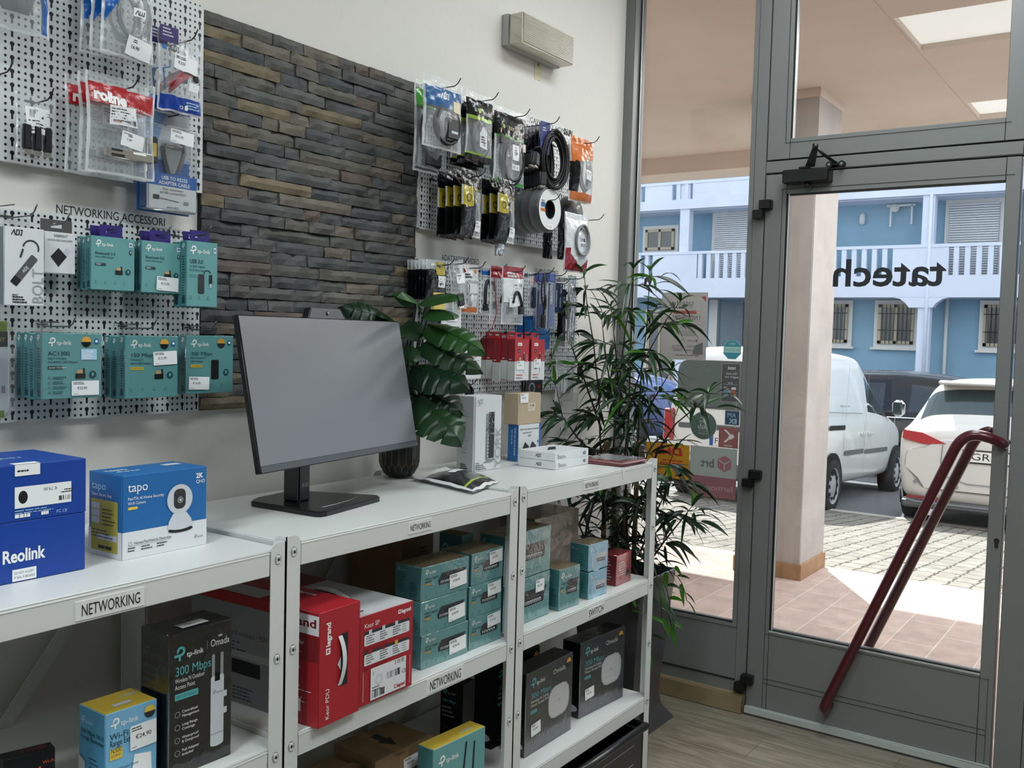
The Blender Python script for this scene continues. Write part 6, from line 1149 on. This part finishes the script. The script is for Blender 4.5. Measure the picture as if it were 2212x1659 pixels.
for k_,(yy,lab) in enumerate(((-.155,'front'),(-.115,'rear'))):
    b=Bag('adapter_bag',lab+' of two wine-headed white bags with a short black cable',2.603-.012*k_,1.712,.126,.190,yy,.026,lambda u,v: fwine if v<.20 else film_b if k_==0 and v<.62 else film,100+k_,'wine-headed bags')
    mb=MB(); mb.tube(bez((-.02,-.016,-.12),(.0,-.02,-.04),(.034,-.016,-.13),12),.0045,cabk,8); mb.box(.02,.045,-.02,-.006,-.155,-.13,plugk,.003); b.part('adapter_cable',mb)
    if k_==0: b.print(lambda F,w,h:(F.lines(w*.2,h*.87,w*.55,2,.010,.006,pale),F.rect(w*.42,h*.64,w*.45,h*.09,mat('film_label')),F.bars(w*.68,h*.66,w*.15,h*.05,ink),F.lines(w*.45,h*.68,w*.2,1,1,.003,ink))); b.price(.03,.055,'€15,90',.062,.036,8)
    else:
        mb=MB(); mb.tube([(-.05,-.01,-.04),(-.045,-.012,-.10),(-.035,-.012,-.15),(-.05,-.01,-.19),(-.06,-.01,-.21)],.0016,cared,6); b.part('red_wire',mb)
hook(2.605,1.695,.18,'carrying the wine-headed bags')
for x,yy,lab,sd in ((2.752,-.08,'thin clear bag with a dark blue adapter next to the wine-headed bags',110),(2.800,-.10,'second thin clear bag with a dark adapter, before the black lead',111)):
    b=Bag('adapter_bag',lab,x,1.708,.056,.150,yy,.02,None,sd); mb=MB(); mb.box(-.014,.014,-.012,0,-.125,-.05,mat('adapter_navy','#28324e',.4),.005); mb.tube([(0,-.006,-.05),(.004,-.006,-.02)],.003,cared,6); b.part('dark_adapter',mb)
hook(2.775,1.697,.13,'carrying the thin clear bags')
t=thing('cable_lead','short black charging lead hanging loose before the clear tubes','cable',(2.800,-.150,1.705)); mb=MB(); mb.tube(bez((0,0,0),(-.03,0,-.06),(-.004,0,-.11))+bez((-.004,0,-.11),(.02,0,-.15),(.012,0,-.075)),.003,cabk,7); mb.tube([(0,0,0),(.006,0,-.08),(.0,0,-.15)],.003,cabk,7); mb.box(-.010,.010,-.006,.006,-.19,-.145,plugk,.003); mb.build('lead',t); hook(2.804,1.703,.165,'carrying the loose black lead')
tubec=clear('tube_clear','#eef2fa',.12,.6,.08,surf='#c9d3e6')
for x,yy,lab in ((2.845,-.145,'front one of two long clear tubes with blue inserts'),(2.838,-.105,'rear one of two long clear tubes with blue inserts')):
    t=thing('tool_tube',lab,'tube',(x,yy,1.705),0,'clear tubes'); mb=MB(); mb.box(-.026,.026,-.012,.012,-.20,-.025,tubec,.008); mb.build('clear_sleeve',t); mb=MB(); mb.box(-.024,.024,-.010,.010,-.03,.004,mat('cap_blue','#4f5f9a',.3),.004); mb.build('cap',t); mb=MB(); mb.box(.004,.022,-.008,.002,-.185,-.105,mat('insert_blue','#1d62ad',.4),.002); mb.box(-.014,-.004,-.006,.002,-.19,-.06,mat('insert_grey','#7d7f88',.4),.002); mb.build('insert',t)
hook(2.86,1.700,.185,'carrying the clear tubes')
t=thing('paste_tube_pack','dark blue slim pack lettered GC-4 beside the clear tubes','pack',(2.940,-.115,1.572)); navy=mat('pack_navy','#1f2b47',.35); mb=MB(); mb.box(-.033,.033,-.006,.0,0,.108,navy,.002); F=Face(mb,(-.033,-.006,0),(1,0,0),(0,0,1)); F.rot(90,.055,.07); F.text('GC-4',.055,.07,.010,white); F.rot(0); F.rot(90,.045,.02); F.lines(.045,.02,.05,2,.006,.0025,lblue); F.rot(0); F.rect(.018,.02,.004,.06,pale); mb.build('card',t); hook(2.952,1.676,.14,'carrying the dark blue slim pack'); hook(2.99,1.690,.12,'beside the dark blue slim pack')
b=Bag('silver_pouch','long shiny silver foil pouch at the right end of the lower pegboard',2.993,1.708,.058,.250,-.145,.022,lambda u,v:silv,120); hook(3.0,1.697,.175,'carrying the long silver pouch')
b=Bag('silver_pouch','black-backed foil pouch behind the long silver one',3.0,1.66,.06,.21,-.10,.02,lambda u,v: silv if v>.9 else film_k,121)
redb=mat('carton_signal_red','#b0232c',.4); redg=mat('carton_lower_grey','#b9bdbb',.4)
def hd(f,w,d,h):
    F=f['front']; F.rect(0,0,w,h*.46,whitec); F.rect(w*.18,h*.84,w*.3,h*.075,white,.003); F.text('JAVA',w*.2,h*.86,h*.035,redb,bold=.03); F.rect(w*.2,h*.68,w*.15,h*.08,black,.001); F.text('4K',w*.22,h*.70,h*.035,pale)
    F.rot(-8,w*.3,h*.3); F.rect(w*.2,h*.27,w*.2,h*.22,charcoal,.002); F.rect(w*.25,h*.49,w*.13,h*.07,mat('print_gold'),.0005); F.rot(0); F.rect(w*.58,h*.3,w*.09,h*.35,charcoal,.002); F.rect(w*.60,h*.65,w*.05,h*.04,pale); F.line([(w*.62,h*.3),(w*.63,h*.17)],.0015,black)
    F.lines(w*.1,h*.12,w*.7,1,1,h*.022,redb); F.lines(w*.1,h*.07,w*.6,2,h*.025,h*.010,ink); F.lines(w*.8,h*.6,w*.1,4,h*.06,h*.02,pale)
    F=f['left']; F.rect(0,0,d,h*.46,redg); F.lines(d*.2,h*.5,d*.55,1,1,h*.02,pale)
def redrow(x,n,lab,y0,gr,pr):
    w,d,h=.083,.030,.138
    for k_ in range(n):
        o=carton('cable_carton',('front' if k_==0 else 'rearmost' if k_==n-1 else n4[k_] if k_<3 else 'fourth')+' of the '+lab,'box',w,d-.001,h,(x+(.0,.002,-.003,.001,.002)[k_],y0+d/2+k_*.0305,1.336+(0,.003,-.005,.002,.001)[k_]),0,redb,dred,redb,hd,gr,.0008,pr if k_==0 else None)
        tab(o,.045,.022,h,redb)
redrow(2.654,5,'five red and white cable cartons, left row',-.165,'red and white cable cartons',[('front',.008,.035,.045,.030,'€15,90',2)]); redrow(2.752,2,'two red and white cable cartons, right row',-.165,'red and white cable cartons',[('front',.012,.040,.045,.030,'€15,90',2)])
hook(2.660,1.492,.185,'carrying the left row of red cartons'); hook(2.758,1.492,.185,'carrying the right row of red cartons')
for k_ in range(2):
    o=carton('adapter_carton',('front' if k_==0 else 'rear')+' of two blue cartons behind the red cartons','box',.13,.024,.10,(2.862,-.085+.03*k_,1.44),0,tapob,None,None,lambda f,w,d,h:f['front'].text('adapter',w*.45,h*.75,.012,lblue),'blue adapter cartons'); tab(o,.12,.016,.10,tapob)
o=carton('adapter_carton','small white carton with a red line beside the red cartons','box',.088,.022,.105,(2.441,-.110,1.344),0,whitec,mat('carton_grey_white'),None,lambda f,w,d,h:(f['front'].lines(w*.1,h*.85,w*.8,12,h*.06,h*.015,grey,2),f['front'].text('HAMA',w*.35,h*.66,.008,redb,bold=.03)))
for k_ in range(3): carton('adapter_carton',('front','middle','rear')[k_]+' of three white-faced grey cartons behind the monstera leaves','box',.10,.022,.09,(2.345,-.095+.024*k_,1.49),0,whitec,mat('carton_slate'),None,lambda f,w,d,h:f['front'].lines(w*.1,h*.8,w*.8,5,h*.1,h*.02,grey,3),'white-faced grey cartons',price=[('front',.03,.035,.045,.03,'€22,90',0)] if k_==0 else None)
carton('yellow_card_pack','yellow card pack half hidden by a monstera leaf','pack',.055,.012,.075,(2.262,-.118,1.535),0,mat('card_straw','#d0bd62',.5))
for k_,(x,lab) in enumerate(((2.290,'front'),(2.300,'middle'),(2.312,'rear'))): 
    b=Bag('memory_pack',lab+' of three red-striped clear packs behind the monstera',x,1.47,.115,.165,-.12+.03*k_,.018,lambda u,v: film_b if v<.12 else (film_k if (.2<v<.5 and u>.2) else (fred if .5<=v<.55 else film)),130+k_,'red-striped packs')
    if k_==0: b.price(.045,.055,'€19,90',.05,.034,0)
hook(2.30,1.458,.15,'carrying the red-striped packs'); hook(2.441,1.462,.14,'beside the small white carton')
t=thing('cable_bundle','small bundle of black cords hanging over the tall white carton','cable',(2.50,-.05,1.325)); mb=MB(); g=random.Random(8)
for i in range(9): x=-.022+.0055*i; mb.tube([(0,-.01,0),(x*.7,-.012-.01*g.random(),-.02),(x,-.012,-.045),(x*.9,-.012,-.055)],.003,cabk,6)
mb.build('cords',t); hook(2.505,1.322,.07,'carrying the black cord bundle')
b=Bag('accessory_bag','crumpled clear bag with white parts behind the bamboo leaves',3.05,1.425,.13,.18,-.09,.035,None,140); mb=MB(); mb.box(-.03,.03,-.012,0,-.15,-.08,mat('adapter_white'),.004); b.part('white_part',mb); hook(3.06,1.412,.13,'carrying the crumpled clear bag')
b=Bag('accessory_bag','clear hanging bag low at the right end, behind the bamboo',3.14,1.27,.12,.16,-.06,.03,None,141)
t=thing('earphone_pack','dark earphone pack with a grey ring above the beige carton','pack',(2.86,-.06,1.27)); mb=MB(); mb.box(-.06,.06,-.02,.0,0,.06,plugk,.006); F=Face(mb,(-.06,-.02,0),(1,0,0),(0,0,1)); F.ring(.045,.03,.014,.02,grey); F.circ(.09,.035,.006,fred); mb.build('pack_body',t)
# ---------------------------------------------------------------- bamboo in a tall planter
t=thing('potted_bamboo','tall artificial bamboo in a tapered grey planter by the shop window','plant',(3.27,-.25,0))
plm=mat('planter_grey','#4b4a4d',.22,spec=.6,coat=.2)
mb=MB()
def sq(hw,z): return [mb.av((sx*hw,sy*hw,z)) for sx,sy in ((-1,-1),(1,-1),(1,1),(-1,1))]
rings=[sq(.158,0),sq(.150,.012),sq(.118,.06),sq(.110,.12),sq(.125,.32),sq(.148,.588),sq(.152,.594),sq(.144,.594),sq(.14,.54)]
for a,b_ in zip(rings,rings[1:]):
    for k_ in range(4): mb.face([a[k_],a[(k_+1)%4],b_[(k_+1)%4],b_[k_]],plm)
mb.build('planter',t)
mb=MB(); mb.box(-.138,.138,-.138,.138,.50,.545,mat('planter_soil','#2c241c',.95,bump=1,bscale=60)); mb.build('soil',t)
BAM=[[(3.225,-.198,.545),(3.166,-.186,1.081),(3.141,-.186,1.276),(3.083,-.190,1.467),(3.024,-.193,1.602),(3.016,-.181,1.719)],[(3.279,-.209,.545),(3.265,-.189,1.074),(3.271,-.198,1.272),(3.282,-.213,1.505),(3.292,-.227,1.648),(3.278,-.243,1.753)],
[(3.322,-.271,.545),(3.301,-.275,1.078),(3.285,-.287,1.365),(3.276,-.310,1.542),(3.278,-.312,1.682),(3.278,-.313,1.743)],[(3.240,-.285,.545),(3.202,-.273,1.051),(3.164,-.306,1.230),(3.145,-.367,1.405),(3.190,-.432,1.559),(3.200,-.480,1.626)],
[(3.240,-.328,.877),(3.181,-.418,1.075),(3.144,-.505,1.186),(3.134,-.595,1.259),(3.142,-.625,1.301)],[(3.190,-.203,.996),(3.02,-.173,1.115),(2.937,-.155,1.198),(2.921,-.132,1.314)],[(3.168,-.189,1.134),(3.109,-.140,1.327),(3.063,-.109,1.448),(3.051,-.092,1.551)],
[(3.239,-.327,.664),(3.185,-.424,.861),(3.166,-.484,.973)],[(3.245,-.336,.593),(3.22,-.441,.741),(3.21,-.516,.838),(3.20,-.554,.887)],[(3.268,-.193,1.182),(3.199,-.182,1.397),(3.143,-.188,1.554)],[(3.277,-.206,1.218),(3.245,-.196,1.433),(3.214,-.186,1.609)],
[(3.161,-.302,.604),(3.098,-.299,.822),(3.023,-.280,.898)],[(3.293,-.299,1.188),(3.267,-.367,1.282),(3.250,-.429,1.372)],[(3.22,-.15,.60),(3.12,-.10,.83),(3.06,-.07,1.0)],[(3.30,-.30,.70),(3.26,-.40,.95),(3.24,-.46,1.08)]]
o=Vector((3.27,-.25,0)); bl=[mat('bamboo_leaf_dark','#16301a',.35,spec=.5,trans=.12),mat('bamboo_leaf','#1f4421',.35,spec=.5,trans=.22),mat('bamboo_leaf_backlit','#4a8a26',.35,spec=.5,trans=.5)]; tw=mat('bamboo_twig','#1d1a14',.6); cane=mat('bamboo_cane','#7b6740',.5,var=.4,vscale=30)  # backlit leaves get a brighter green, the light put into the colour
for k_,br in enumerate(BAM):
    mb=MB(); P=[Vector(p)-o for p in br]; n=len(P); mb.tube(P,[.0042-.0030*i/(n-1) for i in range(n)],tw,7); mb.build('stem',t)
for x,y,zt in ((3.205,-.19,1.09),(3.265,-.20,1.06),(3.30,-.275,1.08),(3.225,-.27,.95)):
    mb=MB(); rr=[];pp=[]
    for i in range(int((zt-.54)/.09)+1): zz=.54+.09*i; pp+=[(x-3.27,y+.25,zz),(x-3.27,y+.25,zz+.006),(x-3.27,y+.25,zz+.012)]; rr+=[.0095,.0112,.0095]
    mb.tube(pp,rr,cane,10); mb.build('cane',t)
g=random.Random(21); LM=[MB(),MB(),MB()]
def leaf(p,d,L_,w_,m,mb):
    up=Vector((0,0,1)); d=d.normalized(); s=d.cross(up); s=s.normalized() if s.length>.05 else Vector((1,0,0)); s=(Matrix.Rotation(g.uniform(-1.0,1.0),3,d)@s); nn=s.cross(d).normalized(); n=7; dr=g.uniform(.15,.8); tws=g.uniform(-.4,.4); rows=[]
    for i in range(n+1):
        a=i/n; q=p+d*(L_*a)-up*(dr*L_*a*a); ww=w_*(math.sin(PI*min(1,a*.9+.08))**.8)*(1-.35*a) if i<n else .0004
        ss=(s+nn*tws*a).normalized()
        r=[]
        for c in (-1,0,1):
            v=q+ss*(c*ww)+nn*(abs(c)*ww*.35)
            v.y=min(v.y,-.027); v.x=min(v.x,3.60)
            r.append(mb.av(v-o))
        rows.append(r)
    for a,b_ in zip(rows,rows[1:]):
        for c in (0,1): mb.face((a[c],a[c+1],b_[c+1],b_[c]),m,True)
cen=Vector((3.22,-.26,0))
for k_,br in enumerate(BAM):
    P=[Vector(p) for p in br]
    for i in range(len(P)-1):
        a,b_=P[i],P[i+1]
        steps=max(1,int((b_-a).length/.085))
        for s_ in range(steps):
            p=a.lerp(b_,(s_+g.random())/steps)
            if p.z<.64: continue
            for q in range(g.randint(8,11) if k_ not in (4,) else 5):
                an=g.uniform(0,2*PI); out=Vector((math.cos(an),math.sin(an)*.8,g.uniform(-.5,.6)))+((p-cen)*Vector((1,1,0)))*1.5 if True else 0
                L_=g.uniform(.075,.14); off=Vector((out.x,out.y,0)).normalized()*g.uniform(.0,.085); zz=p.z; m=0 if zz<1.15 else g.choice((0,0,0,1,1,2 if (zz>1.25 and g.random()<.6) else 1))  # tone follows height: dark low down, backlit green only near the top
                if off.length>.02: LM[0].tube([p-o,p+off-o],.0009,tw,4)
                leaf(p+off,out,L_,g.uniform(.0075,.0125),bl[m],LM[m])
    tip=P[-1]
    for q in range(4):
        an=q*1.57+g.random(); leaf(tip,Vector((math.cos(an)*.6,math.sin(an)*.6,g.uniform(.2,1))),g.uniform(.09,.13),.0095,bl[1 if q else 2],LM[1])
for m_ in LM: m_.build('foliage',t)
# small trailing leaves over the planter rim
lm=MB(); mb=MB()
for i,(x,y) in enumerate(((3.15,-.40),(3.22,-.41),(3.30,-.41),(3.40,-.40),(3.43,-.33),(3.13,-.33))):
    p0=Vector((x,y,.60)); tp=Vector((x+g.uniform(-.05,.05),y-.05,g.uniform(.28,.5))); mb.tube([p+Vector((0,0,0))-o for p in bez((3.27,-.30,.56),tuple(p0+Vector((0,-.02,.06))),tuple(tp),9)],.0016,bl[1],5)
    for q in range(5): leaf(p0.lerp(tp,q/4),Vector((g.uniform(-1,1),-.7,g.uniform(-1,.3))),g.uniform(.045,.07),.011,bl[1] if q%2 else bl[2],lm)
mb.build('trailing_stem',t); lm.build('trailing_leaves',t)
for b in BAGS: b.mb.build('pouch',b.root)
